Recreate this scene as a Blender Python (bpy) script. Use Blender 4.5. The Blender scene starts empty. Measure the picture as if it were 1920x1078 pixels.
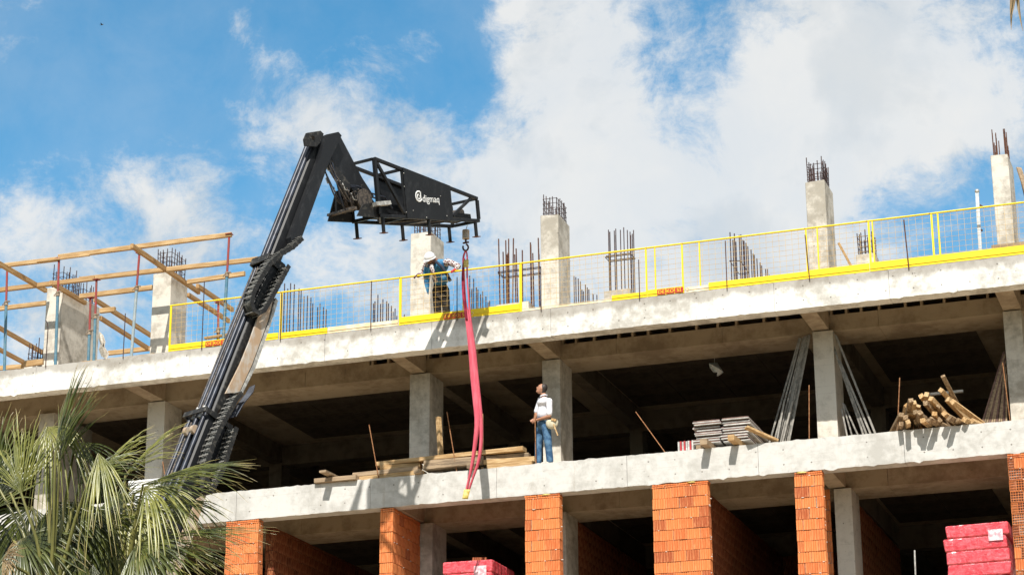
import bpy, bmesh, math, random
import numpy as np
from mathutils import Vector, Matrix, Quaternion
random.seed(7)
scene = bpy.context.scene
COL = scene.collection
PI = math.pi
V = Vector

# ------------------------------------------------------------------ camera
CAMPOS = V((0.0, -43.3774, 1.6))
RX = V((0.94293, 0.33294, -0.00527)); UX = V((0.11095, -0.29921, 0.94771)); FX = V((-0.31396, 0.89422, 0.31908))
FL = 4181.56
cam_d = bpy.data.cameras.new('camera'); cam = bpy.data.objects.new('camera', cam_d); COL.objects.link(cam)
cam_d.sensor_fit = 'HORIZONTAL'; cam_d.sensor_width = 36.0; cam_d.lens = FL / 1920 * 36
cam_d.clip_start = 0.3; cam_d.clip_end = 6000
m3 = Matrix((RX, UX, -FX)).transposed()
cam.matrix_world = Matrix.Translation(CAMPOS) @ m3.to_4x4()
scene.camera = cam

# ------------------------------------------------------------------ light and exposure
SUNV = V((0.22, -1.0, 1.256)).normalized()      # towards the sun
sun_d = bpy.data.lights.new('sun', 'SUN'); sun_d.energy = 4.8; sun_d.angle = math.radians(0.53); sun_d.color = (1.0, 0.955, 0.88)
sun = bpy.data.objects.new('sun', sun_d); COL.objects.link(sun)
sun.rotation_euler = SUNV.to_track_quat('Z', 'Y').to_euler()
sun.location = (0, -60, 80)
scene.view_settings.view_transform = 'Standard'; scene.view_settings.look = 'None'
scene.view_settings.gamma = 1.0; scene.view_settings.use_curve_mapping = False
scene.view_settings.exposure = 0.5
scene.cycles.max_bounces = 6; scene.cycles.diffuse_bounces = 3; scene.cycles.transparent_max_bounces = 8

def ray(px, py): return ((px - 960) * RX - (py - 539) * UX + FL * FX)
def at(px, py, Y):      # pixel of the 1920 px photograph -> point on the plane y = Y
    d = ray(px, py); return CAMPOS + d * ((Y - CAMPOS.y) / d.y)
def atX(px, py, X):
    d = ray(px, py); return CAMPOS + d * ((X - CAMPOS.x) / d.x)
def atZ(px, py, Z):
    d = ray(px, py); return CAMPOS + d * ((Z - CAMPOS.z) / d.z)
def onplane(px, py, P, n):
    d = ray(px, py); return CAMPOS + d * ((P - CAMPOS).dot(n) / d.dot(n))

# ------------------------------------------------------------------ sky
world = bpy.data.worlds.new('World'); scene.world = world; world.use_nodes = True
nt = world.node_tree; nt.nodes.clear()
class NT:
    def __init__(s, nt): s.nt = nt
    def n(s, typ, **kw):
        nd = s.nt.nodes.new(typ)
        for k, v in kw.items(): setattr(nd, k, v)
        return nd
    def l(s, a, b): s.nt.links.new(a, b)
    def val(s, x, sock):
        if isinstance(x, (int, float, tuple, list)): sock.default_value = x
        else: s.l(x, sock)
    def math(s, op, a, b=None, c=None, clamp=False):
        nd = s.n('ShaderNodeMath', operation=op); nd.use_clamp = clamp
        s.val(a, nd.inputs[0])
        if b is not None: s.val(b, nd.inputs[1])
        if c is not None: s.val(c, nd.inputs[2])
        return nd.outputs[0]
    def ramp(s, x, lo, hi, a=0.0, b=1.0, smooth=True):
        nd = s.n('ShaderNodeMapRange'); nd.interpolation_type = 'SMOOTHSTEP' if smooth else 'LINEAR'
        s.val(x, nd.inputs[0])
        for i, v in enumerate((lo, hi, a, b)): nd.inputs[1 + i].default_value = v
        return nd.outputs[0]
    def noise(s, vec, scale, detail=4, rough=0.55, dist=0.0):
        nd = s.n('ShaderNodeTexNoise'); s.l(vec, nd.inputs['Vector'])
        nd.inputs['Scale'].default_value = scale; nd.inputs['Detail'].default_value = detail
        nd.inputs['Roughness'].default_value = rough; nd.inputs['Distortion'].default_value = dist
        return nd.outputs['Fac']
    def mapv(s, vec, sc=(1, 1, 1), rot=(0, 0, 0), loc=(0, 0, 0)):
        nd = s.n('ShaderNodeMapping'); s.l(vec, nd.inputs[0]); nd.inputs['Scale'].default_value = sc
        nd.inputs['Rotation'].default_value = rot; nd.inputs['Location'].default_value = loc
        return nd.outputs[0]
    def mix(s, f, a, b):
        nd = s.n('ShaderNodeMix', data_type='RGBA'); s.val(f, nd.inputs[0])
        for x, k in ((a, 6), (b, 7)):
            if isinstance(x, (tuple, list)): nd.inputs[k].default_value = (x[0], x[1], x[2], 1)
            else: s.l(x, nd.inputs[k])
        return nd.outputs[2]

W = NT(nt)
sky = W.n('ShaderNodeTexSky', sky_type='NISHITA'); sky.sun_disc = False
sky.sun_elevation = math.asin(SUNV.z); sky.sun_rotation = math.atan2(SUNV.x, SUNV.y)
sky.altitude = 50; sky.air_density = 1.0; sky.dust_density = 0.4; sky.ozone_density = 3.0
tc = W.n('ShaderNodeTexCoord'); dirv = tc.outputs['Generated']
tint = W.n('ShaderNodeMix', data_type='RGBA', blend_type='MULTIPLY'); tint.inputs[0].default_value = 1.0
W.l(sky.outputs[0], tint.inputs[6]); tint.inputs[7].default_value = (0.44, 0.99, 1.04, 1)
bg_sky = W.n('ShaderNodeBackground'); W.l(tint.outputs[2], bg_sky.inputs[0]); bg_sky.inputs[1].default_value = 0.12
blobs = [  # px, py, radius px, weight  (cloud masses seen in the sky, as directions)
    (1270, 320, 450, .70), (1780, 230, 220, .25), (1740, 80, 200, .2), (880, 330, 130, .35), (1000, 240, 240, .42), (1130, 20, 230, .55), (1650, 120, 330, .62), (1500, 480, 380, .55),
    (1000, 430, 230, .45), (640, 220, 150, .62), (770, 260, 110, .35), (560, 210, 90, .2), (720, 420, 200, .40), (340, 370, 120, .46), (240, 330, 70, .25), (110, 385, 130, .36), (30, 450, 110, .34), (450, 270, 90, .2), (250, 500, 150, .15),
    (120, 580, 260, .34), (420, 640, 320, .34), (440, 35, 60, .42), (800, 78, 70, .40), (490, 105, 75, .36), (430, 195, 70, .30),
    (540, 270, 110, .18), (420, 150, 130, -.15), (1880, 200, 200, .25), (700, 560, 200, .3), (1300, 60, 130, .12),
    (1770, 370, 150, -.50), (1640, 400, 120, -.30), (1270, 110, 130, -.34), (1350, 40, 110, -.30), (1560, 60, 90, -.15), (1230, 140, 60, -.15), (900, 215, 90, -.30), (840, 20, 130, -.30),
    (860, 270, 60, -.2), (230, 120, 330, -.42), (520, 330, 60, -.15), (620, 560, 90, -.3), (880, 130, 90, -.25), (1900, 330, 80, -.2)]
acc = None
for (px, py, rad, wgt) in blobs:
    c = ray(px, py).normalized()
    d = W.n('ShaderNodeVectorMath', operation='DISTANCE'); W.l(dirv, d.inputs[0]); d.inputs[1].default_value = c
    f = W.ramp(d.outputs['Value'], 0.0, rad * 1.25 / FL, wgt, 0.0)
    acc = f if acc is None else W.math('ADD', acc, f)
warp = W.n('ShaderNodeTexNoise'); W.l(dirv, warp.inputs['Vector']); warp.inputs['Scale'].default_value = 14; warp.inputs['Detail'].default_value = 3
wv = W.n('ShaderNodeVectorMath', operation='MULTIPLY_ADD'); W.l(warp.outputs['Color'], wv.inputs[0]); wv.inputs[1].default_value = (.035, .035, .035); W.l(dirv, wv.inputs[2])
n1 = W.noise(wv.outputs[0], 13, 10, .62); n2 = W.noise(wv.outputs[0], 44, 9, .70)
dens = W.math('ADD', acc, W.math('MULTIPLY_ADD', n1, 1.9, -0.92))
dens = W.math('ADD', dens, W.math('MULTIPLY_ADD', n2, 1.35, -0.675))
fr = W.n('ShaderNodeVectorMath', operation='DISTANCE'); W.l(dirv, fr.inputs[0]); fr.inputs[1].default_value = FX
dens = W.math('ADD', dens, W.ramp(fr.outputs['Value'], .27, .70, 0.0, .65))  # added cloud outside the frame to whiten the ambient light
n4 = W.noise(W.mapv(wv.outputs[0], (1, 1, 2.2)), 30, 9, .72)
dens = W.math('ADD', dens, W.math('MULTIPLY_ADD', n4, 1.0, -0.5))
alpha = W.math('ADD', W.ramp(dens, 0.04, 0.80, 0.0, 0.82), W.ramp(n1, .25, .75, 0.0, .17))
n3 = W.noise(wv.outputs[0], 17, 7, .55)
shade = W.math('ADD', W.ramp(n3, .36, .60), W.math('MULTIPLY', W.ramp(dens, .3, 1.0), .35))
shade = W.math('MINIMUM', shade, 1.0)
ccol = W.mix(shade, (.47, .50, .52), (.60, .605, .60))
bg_cl = W.n('ShaderNodeBackground'); W.l(ccol, bg_cl.inputs[0]); bg_cl.inputs[1].default_value = 1.0
mx = W.n('ShaderNodeMixShader'); W.l(alpha, mx.inputs[0]); W.l(bg_sky.outputs[0], mx.inputs[1]); W.l(bg_cl.outputs[0], mx.inputs[2])
wo = W.n('ShaderNodeOutputWorld'); W.l(mx.outputs[0], wo.inputs[0])

# ------------------------------------------------------------------ materials
def newmat(name):
    m = bpy.data.materials.new(name); m.use_nodes = True
    t = NT(m.node_tree); b = m.node_tree.nodes['Principled BSDF']
    tc = t.n('ShaderNodeTexCoord'); return m, t, b, tc.outputs['Object']
def bump(t, b, h, strength=.3, dist=.01):
    bm_ = t.n('ShaderNodeBump'); t.val(h, bm_.inputs['Height']); bm_.inputs['Strength'].default_value = strength
    bm_.inputs['Distance'].default_value = dist; t.l(bm_.outputs[0], b.inputs['Normal'])
def mat_concrete(name, dark=(.30, .275, .24), light=(.50, .475, .435), band=None, streak=.5, pits=.6, ties=None):
    m, t, b, oc = newmat(name)
    lo = t.noise(oc, .9, 5, .6, .4); mid = t.noise(oc, 5, 6, .65); fine = t.noise(oc, 60, 3, .6)
    f = t.math('ADD', t.math('MULTIPLY', lo, .7), t.math('MULTIPLY', mid, .5))
    col = t.mix(t.ramp(f, .45, .68), dark, light)
    st = t.noise(t.mapv(oc, (2.6, 2.6, .22)), 1.6, 6, .7)
    col = t.mix(t.math('MULTIPLY', t.ramp(st, .60, .74), streak * .55), col, (.30, .235, .155))
    blot = t.noise(oc, 2.2, 8, .72, 1.2)
    col = t.mix(t.math('MULTIPLY', t.ramp(blot, .57, .72), .38), col, (.27, .235, .185))
    if band is not None:
        sx = t.n('ShaderNodeSeparateXYZ'); t.l(oc, sx.inputs[0])
        hh = t.math('ADD', sx.outputs[2], t.math('MULTIPLY_ADD', t.noise(t.mapv(oc, (1, 1, .4)), 1.7, 7, .68), .55, -.275))
        col = t.mix(t.math('MULTIPLY', t.ramp(hh, band - .26, band - .10), .62), col, (.225, .195, .16))
    vo = t.n('ShaderNodeTexVoronoi'); t.l(oc, vo.inputs['Vector']); vo.inputs['Scale'].default_value = 6.5
    gate = t.ramp(t.noise(oc, 3.1, 2), .5, .62)
    pit = t.math('MULTIPLY', t.ramp(vo.outputs['Distance'], .03, .12, 1, 0), gate)
    vo2 = t.n('ShaderNodeTexVoronoi'); t.l(oc, vo2.inputs['Vector']); vo2.inputs['Scale'].default_value = 24
    pit2 = t.math('MULTIPLY', t.ramp(vo2.outputs['Distance'], .04, .17, 1, 0), t.ramp(t.noise(oc, 7, 3), .52, .6))
    pp = t.math('MULTIPLY', t.math('MAXIMUM', pit, pit2), pits)
    col = t.mix(pp, col, (.09, .075, .06))
    sx2 = t.n('ShaderNodeSeparateXYZ'); t.l(oc, sx2.inputs[0])
    if ties is not None:      # form tie holes in two rows and faint board lines
        fx = t.math('SUBTRACT', t.math('FRACT', t.math('DIVIDE', sx2.outputs[0], .57)), .5)
        fz = t.math('SUBTRACT', t.math('FRACT', t.math('DIVIDE', t.math('SUBTRACT', sx2.outputs[2], ties + .02), .31)), .5)
        ddx = t.math('MULTIPLY', fx, .57); ddz = t.math('MULTIPLY', fz, .31)
        rr = t.math('SQRT', t.math('ADD', t.math('MULTIPLY', ddx, ddx), t.math('MULTIPLY', ddz, ddz)))
        rr = t.math('ADD', rr, t.math('MULTIPLY_ADD', fine, .02, -.01))
        hole = t.math('MULTIPLY', t.ramp(rr, .010, .022, 1, 0), t.ramp(t.noise(oc, 1.9, 2), .42, .5))
        col = t.mix(t.math('MULTIPLY', hole, .8), col, (.10, .085, .07))
    bl = t.math('ABSOLUTE', t.math('SUBTRACT', t.math('FRACT', t.math('DIVIDE', t.math('ADD', sx2.outputs[2], t.math('MULTIPLY', lo, .03)), .155)), .5))
    ln = t.math('MULTIPLY', t.ramp(bl, .0, .05, 1, 0), t.ramp(t.noise(t.mapv(oc, (.5, .5, 3)), 2, 3), .45, .6))
    col = t.mix(t.math('MULTIPLY', ln, .30), col, (.26, .225, .18))
    t.l(col, b.inputs['Base Color']); b.inputs['Roughness'].default_value = .9
    b.inputs['Specular IOR Level'].default_value = .25
    h = t.math('SUBTRACT', t.math('ADD', t.math('MULTIPLY', mid, .5), t.math('MULTIPLY', fine, .3)), t.math('MULTIPLY', pp, .8))
    bump(t, b, h, .5, .02)
    return m
def mat_simple(name, c1, c2=None, rough=.6, metal=0, scale=8, detail=5, stretch=(1, 1, 1), lo=.4, hi=.62, bumpd=.004, spec=.5, rand=None):
    m, t, b, oc = newmat(name)
    if rand is not None:
        oi = t.n('ShaderNodeObjectInfo'); ad = t.n('ShaderNodeVectorMath', operation='ADD'); t.l(oc, ad.inputs[0])
        cb = t.n('ShaderNodeCombineXYZ'); r_ = t.math('MULTIPLY', oi.outputs['Random'], 37.0)
        for k in range(3): t.l(r_, cb.inputs[k])
        t.l(cb.outputs[0], ad.inputs[1]); oc = ad.outputs[0]
    n = t.noise(t.mapv(oc, stretch), scale, detail, .62)
    col = t.mix(t.ramp(n, lo, hi), c1, c2 or c1)
    if rand is not None:
        col = t.mix(t.math('MULTIPLY', t.ramp(oi.outputs['Random'], 0, 1, 0, 1, False), rand[1]), col, rand[0])
    t.l(col, b.inputs['Base Color']); b.inputs['Roughness'].default_value = rough; b.inputs['Metallic'].default_value = metal
    b.inputs['Specular IOR Level'].default_value = spec
    if bumpd: bump(t, b, n, .5, bumpd)
    return m
M = {}
M['conc_up'] = mat_concrete('upper_edge_concrete', (.44, .415, .37), (.76, .745, .705), band=16.5, pits=.9, ties=15.88)
M['conc_low'] = mat_concrete('lower_edge_concrete', (.42, .405, .375), (.575, .56, .53), streak=.7, pits=.6, ties=12.435)
M['conc'] = mat_concrete('column_concrete', (.36, .325, .27), (.64, .595, .52), pits=.9)
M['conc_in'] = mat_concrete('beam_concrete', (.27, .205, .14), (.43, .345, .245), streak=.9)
M['conc_shaded'] = mat_concrete('shaded_beam_concrete', (.11, .085, .06), (.19, .155, .115), streak=.9)  # darker copy of the beam concrete; interior shade is put into its colour
M['ceil'] = mat_concrete('shaded_ceiling_concrete', (.06, .045, .033), (.115, .09, .065), streak=.3)  # concrete darkened so its colour carries the shade of the deep interior
def mat_brick(name, a, b_, c):
    m, t, b, oc = newmat(name)
    oi = t.n('ShaderNodeObjectInfo'); r = oi.outputs['Random']
    base = t.mix(t.ramp(r, 0, .6, 0, 1, False), a, b_); base = t.mix(t.ramp(r, .75, 1, 0, 1), base, c)
    n = t.noise(t.mapv(oc, (9, 9, 1.2)), 5, 4); col = t.mix(t.ramp(n, .40, .66, 0, .45), base, (.74, .34, .15))
    n2 = t.noise(oc, 9, 5, .7); col = t.mix(t.ramp(n2, .58, .72, 0, .4), col, (.22, .06, .03))
    t.l(col, b.inputs['Base Color']); b.inputs['Roughness'].default_value = .85; b.inputs['Specular IOR Level'].default_value = .2
    bump(t, b, n, .4, .004); return m
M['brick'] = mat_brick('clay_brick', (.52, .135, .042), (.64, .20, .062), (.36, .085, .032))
M['brick_shaded'] = mat_brick('shaded_clay_brick', (.17, .042, .018), (.21, .055, .023), (.13, .032, .015))  # darker copy of the clay brick, inner wall shade put into its colour
M['mortar'] = mat_simple('mortar', (.16, .10, .075), (.34, .27, .22), .95, scale=14)
M['mortar_pale'] = mat_simple('pale_mortar', (.48, .44, .38), (.62, .58, .52), .95, scale=20)
M['foam'] = mat_simple('yellow_foam', (.62, .46, .10), (.75, .62, .25), .8, scale=20)
M['rebar'] = mat_simple('rusty_rebar', (.075, .035, .025), (.16, .07, .04), .85, .2, scale=30, spec=.2)
M['rebar_gray'] = mat_simple('dark_rebar', (.045, .035, .04), (.11, .065, .055), .8, .2, scale=30, spec=.2)
M['rod'] = mat_simple('rust_rod', (.22, .09, .04), (.36, .19, .09), .8, scale=30, spec=.2)
M['wood'] = mat_simple('new_timber', (.38, .235, .105), (.58, .41, .22), .75, scale=3, stretch=(.7, 9, 9), rand=((.30, .17, .07), .55), spec=.2)
M['wood_y'] = mat_simple('new_timber_deep', (.36, .20, .075), (.52, .345, .165), .75, scale=3, stretch=(9, .7, 9), rand=((.32, .18, .08), .6), spec=.2)
M['lumber'] = mat_simple('sawn_lumber', (.36, .20, .075), (.62, .42, .22), .8, scale=4, stretch=(7, 1.2, 7), rand=((.50, .36, .20), .7), spec=.2, bumpd=.012)
M['lumber_old'] = mat_simple('old_lumber', (.16, .10, .055), (.42, .30, .18), .85, scale=5, stretch=(6, 1.2, 6), rand=((.24, .17, .10), .6), spec=.2, bumpd=.015)
M['wood_old'] = mat_simple('weathered_timber', (.17, .125, .085), (.38, .28, .18), .85, scale=3, stretch=(.6, 8, 8), rand=((.42, .30, .19), .5), spec=.2)
M['yellow'] = mat_simple('yellow_paint', (.84, .60, .008), (.76, .52, .01), .45, scale=6, lo=.55, hi=.75, bumpd=0)
M['cream'] = mat_simple('faded_cream_paint', (.70, .55, .33), (.80, .70, .52), .6, scale=5, bumpd=0)
M['wire'] = mat_simple('ochre_wire', (.62, .38, .10), (.70, .50, .22), .5, scale=3, bumpd=0)
M['red_sign'] = mat_simple('red_sign', (.42, .018, .010), None, .5, bumpd=0)
M['black'] = mat_simple('black_paint', (.008, .0085, .010), (.024, .025, .027), .5, scale=7, stretch=(1, 1, .5), lo=.5, hi=.75, spec=.35)
M['black2'] = mat_simple('dull_black_steel', (.012, .012, .012), (.085, .078, .066), .6, .2, scale=11, lo=.5, hi=.72)
M['blacktube'] = mat_simple('glossy_dark_tube', (.010, .012, .020), (.03, .037, .055), .42, .2, scale=4, spec=.45, bumpd=0)
M['rung_grey'] = mat_simple('carrier_grey', (.09, .088, .08), (.22, .21, .19), .6, .1, scale=12)
M['hose_grey'] = mat_simple('worn_hose', (.035, .037, .035), (.12, .12, .105), .5, scale=14)
M['grease'] = mat_simple('greasy_steel', (.035, .03, .027), (.13, .105, .085), .6, .3, scale=16)
M['rusty'] = mat_simple('rusty_plate', (.40, .28, .18), (.46, .42, .37), .7, .1, scale=5, stretch=(1, 1, .5))
M['steel'] = mat_simple('bare_steel', (.30, .29, .27), (.55, .54, .50), .5, .3, scale=9)
M['propred'] = mat_simple('red_prop_paint', (.30, .028, .025), (.20, .05, .035), .6, scale=12)
M['propblue'] = mat_simple('blue_prop_paint', (.05, .16, .24), (.14, .22, .25), .6, scale=9, lo=.35, hi=.7)
M['propgrey'] = mat_simple('grey_prop_paint', (.23, .30, .33), (.35, .38, .38), .6, scale=9)
M['nut'] = mat_simple('prop_nut_steel', (.26, .19, .13), (.36, .29, .22), .7, .2)
M['sling'] = mat_simple('pink_webbing', (.56, .085, .125), (.64, .13, .17), .8, scale=5, stretch=(5, 5, .6), spec=.2)
M['sling2'] = mat_simple('maroon_webbing', (.18, .01, .03), (.34, .03, .06), .75, scale=9, spec=.2)
M['white'] = mat_simple('white_paint', (.80, .80, .79), None, .5, bumpd=0)
M['galv'] = mat_simple('galvanised', (.50, .53, .55), (.62, .64, .65), .4, .5, scale=10)
M['panel_edge'] = mat_simple('formwork_panel_grey', (.42, .41, .38), (.66, .64, .60), .7, scale=7, stretch=(1, 1, 3), rand=((.30, .29, .27), .4))
M['panel_face'] = mat_simple('panel_core_brown', (.10, .05, .045), (.20, .12, .09), .8)
M['reddark'] = mat_simple('red_board', (.48, .03, .04), (.35, .03, .03), .6)
M['asphalt'] = mat_simple('site_dirt', (.44, .345, .235), (.56, .45, .315), .95, scale=.6, detail=8, spec=.1)
M['grass_far'] = mat_simple('dry_grass', (.028, .036, .014), (.06, .06, .025), .95, scale=.3, detail=8, spec=.1)
M['tarmac'] = mat_simple('tarmac', (.045, .045, .045), (.065, .063, .06), .9, scale=2, spec=.2)
M['leaf_far'] = mat_simple('far_foliage', (.022, .035, .012), (.05, .07, .022), .9, scale=1.5, spec=.1, bumpd=0)
def mat_wrap():
    m, t, b, oc = newmat('red_shrink_wrap')
    n = t.noise(t.mapv(oc, (1, 1, 2.2)), 5, 6, .7, 1.5)
    t.l(t.mix(t.ramp(n, .35, .7), (.56, .03, .045), (.76, .14, .165)), b.inputs['Base Color'])
    b.inputs['Roughness'].default_value = .28; b.inputs['Coat Weight'].default_value = .6; b.inputs['Coat Roughness'].default_value = .12
    w = t.noise(t.mapv(oc, (4, 4, 1.5)), 2.2, 5, .65, 2.5); bump(t, b, w, .8, .03); return m
M['wrap'] = mat_wrap()
def mat_leaf(name, a, b_, tip):
    m, t, b, oc = newmat(name)
    at_ = t.n('ShaderNodeAttribute'); at_.attribute_name = 'along'
    oi = t.n('ShaderNodeObjectInfo')
    n = t.noise(oc, 3.5, 4); col = t.mix(t.ramp(n, .35, .65), a, b_)
    sp = t.noise(t.mapv(oc, (1, 1, 1)), 22, 2); col = t.mix(t.ramp(sp, .56, .7, 0, .5), col, b_)
    col = t.mix(t.ramp(at_.outputs['Fac'], .80, 1.0, 0, .8), col, tip)
    col = t.mix(t.ramp(at_.outputs['Fac'], .0, .10, .6, 0), col, (.22, .20, .07))
    t.l(col, b.inputs['Base Color']); b.inputs['Roughness'].default_value = .36; b.inputs['Specular IOR Level'].default_value = .6
    out = m.node_tree.nodes['Material Output']
    tr = t.n('ShaderNodeBsdfTranslucent'); t.l(t.mix(.5, col, (.22, .25, .03)), tr.inputs[0])
    ms = t.n('ShaderNodeMixShader'); ms.inputs[0].default_value = .22; t.l(b.outputs[0], ms.inputs[1]); t.l(tr.outputs[0], ms.inputs[2]); t.l(ms.outputs[0], out.inputs[0])
    return m
M['leaf'] = mat_leaf('palm_leaf', (.022, .034, .006), (.10, .115, .02), (.36, .27, .10))
M['leaf_l'] = mat_leaf('palm_leaf_pale', (.105, .12, .018), (.30, .29, .07), (.46, .35, .13))
M['leaf_dry'] = mat_leaf('palm_leaf_dry', (.20, .13, .06), (.34, .23, .11), (.40, .26, .13))
M['trunk'] = mat_simple('palm_trunk', (.10, .075, .05), (.22, .17, .12), .95, scale=9)
M['skin'] = mat_simple('skin', (.36, .17, .10), (.42, .21, .13), .55, scale=5, bumpd=0)
M['skin_d'] = mat_simple('skin_dark', (.20, .10, .065), None, .6, bumpd=0)
M['hair'] = mat_simple('dark_hair', (.014, .010, .009), (.035, .025, .02), .6, scale=40)
M['shirt'] = mat_simple('white_shirt', (.72, .72, .76), (.64, .64, .69), .85, scale=9, spec=.1, bumpd=.02)
M['jeans'] = mat_simple('blue_denim', (.035, .085, .17), (.10, .19, .30), .9, scale=7, spec=.1, bumpd=.03)
M['trous'] = mat_simple('dark_trousers', (.022, .019, .017), (.05, .043, .036), .9, scale=8, spec=.1, bumpd=.02)
M['vest'] = mat_simple('blue_vest', (.025, .13, .27), (.07, .24, .40), .7, scale=6, spec=.2, bumpd=.03)
M['vestdark'] = mat_simple('navy_vest_trim', (.015, .02, .04), None, .8)
M['glove_r'] = mat_simple('red_glove', (.50, .025, .02), (.40, .02, .02), .7)
M['glove_d'] = mat_simple('dark_glove', (.09, .03, .035), None, .8)
M['hat'] = mat_simple('white_hard_hat', (.80, .80, .80), None, .3, bumpd=0)
M['shoe'] = mat_simple('pale_shoe', (.50, .46, .40), (.35, .32, .28), .8, scale=20)
M['canvas'] = mat_simple('canvas_tool_bag', (.50, .46, .33), (.60, .55, .40), .85, scale=12)
M['eye'] = mat_simple('eye_dark', (.02, .015, .012), None, .3, bumpd=0)
def mat_plaid():
    m, t, b, oc = newmat('plaid_cloth')
    ch = t.n('ShaderNodeTexChecker'); t.l(t.mapv(oc, (1, 1, 1), (.3, .2, .5)), ch.inputs[0]); ch.inputs['Scale'].default_value = 24
    ch.inputs[1].default_value = (.66, .62, .60, 1); ch.inputs[2].default_value = (.14, .055, .06, 1)
    t.l(ch.outputs[0], b.inputs['Base Color']); b.inputs['Roughness'].default_value = .9; return m
M['plaid'] = mat_plaid()
M['film_glare'] = mat_simple('glare_label', (.84, .62, .64), (.76, .30, .34), .15, scale=14, lo=.42, hi=.62, spec=.8)  # pale pink tones paint glare of the wrap over a white label
M['rag'] = mat_simple('crumpled_sheet', (.55, .50, .42), (.35, .30, .24), .8, scale=20)

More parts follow.
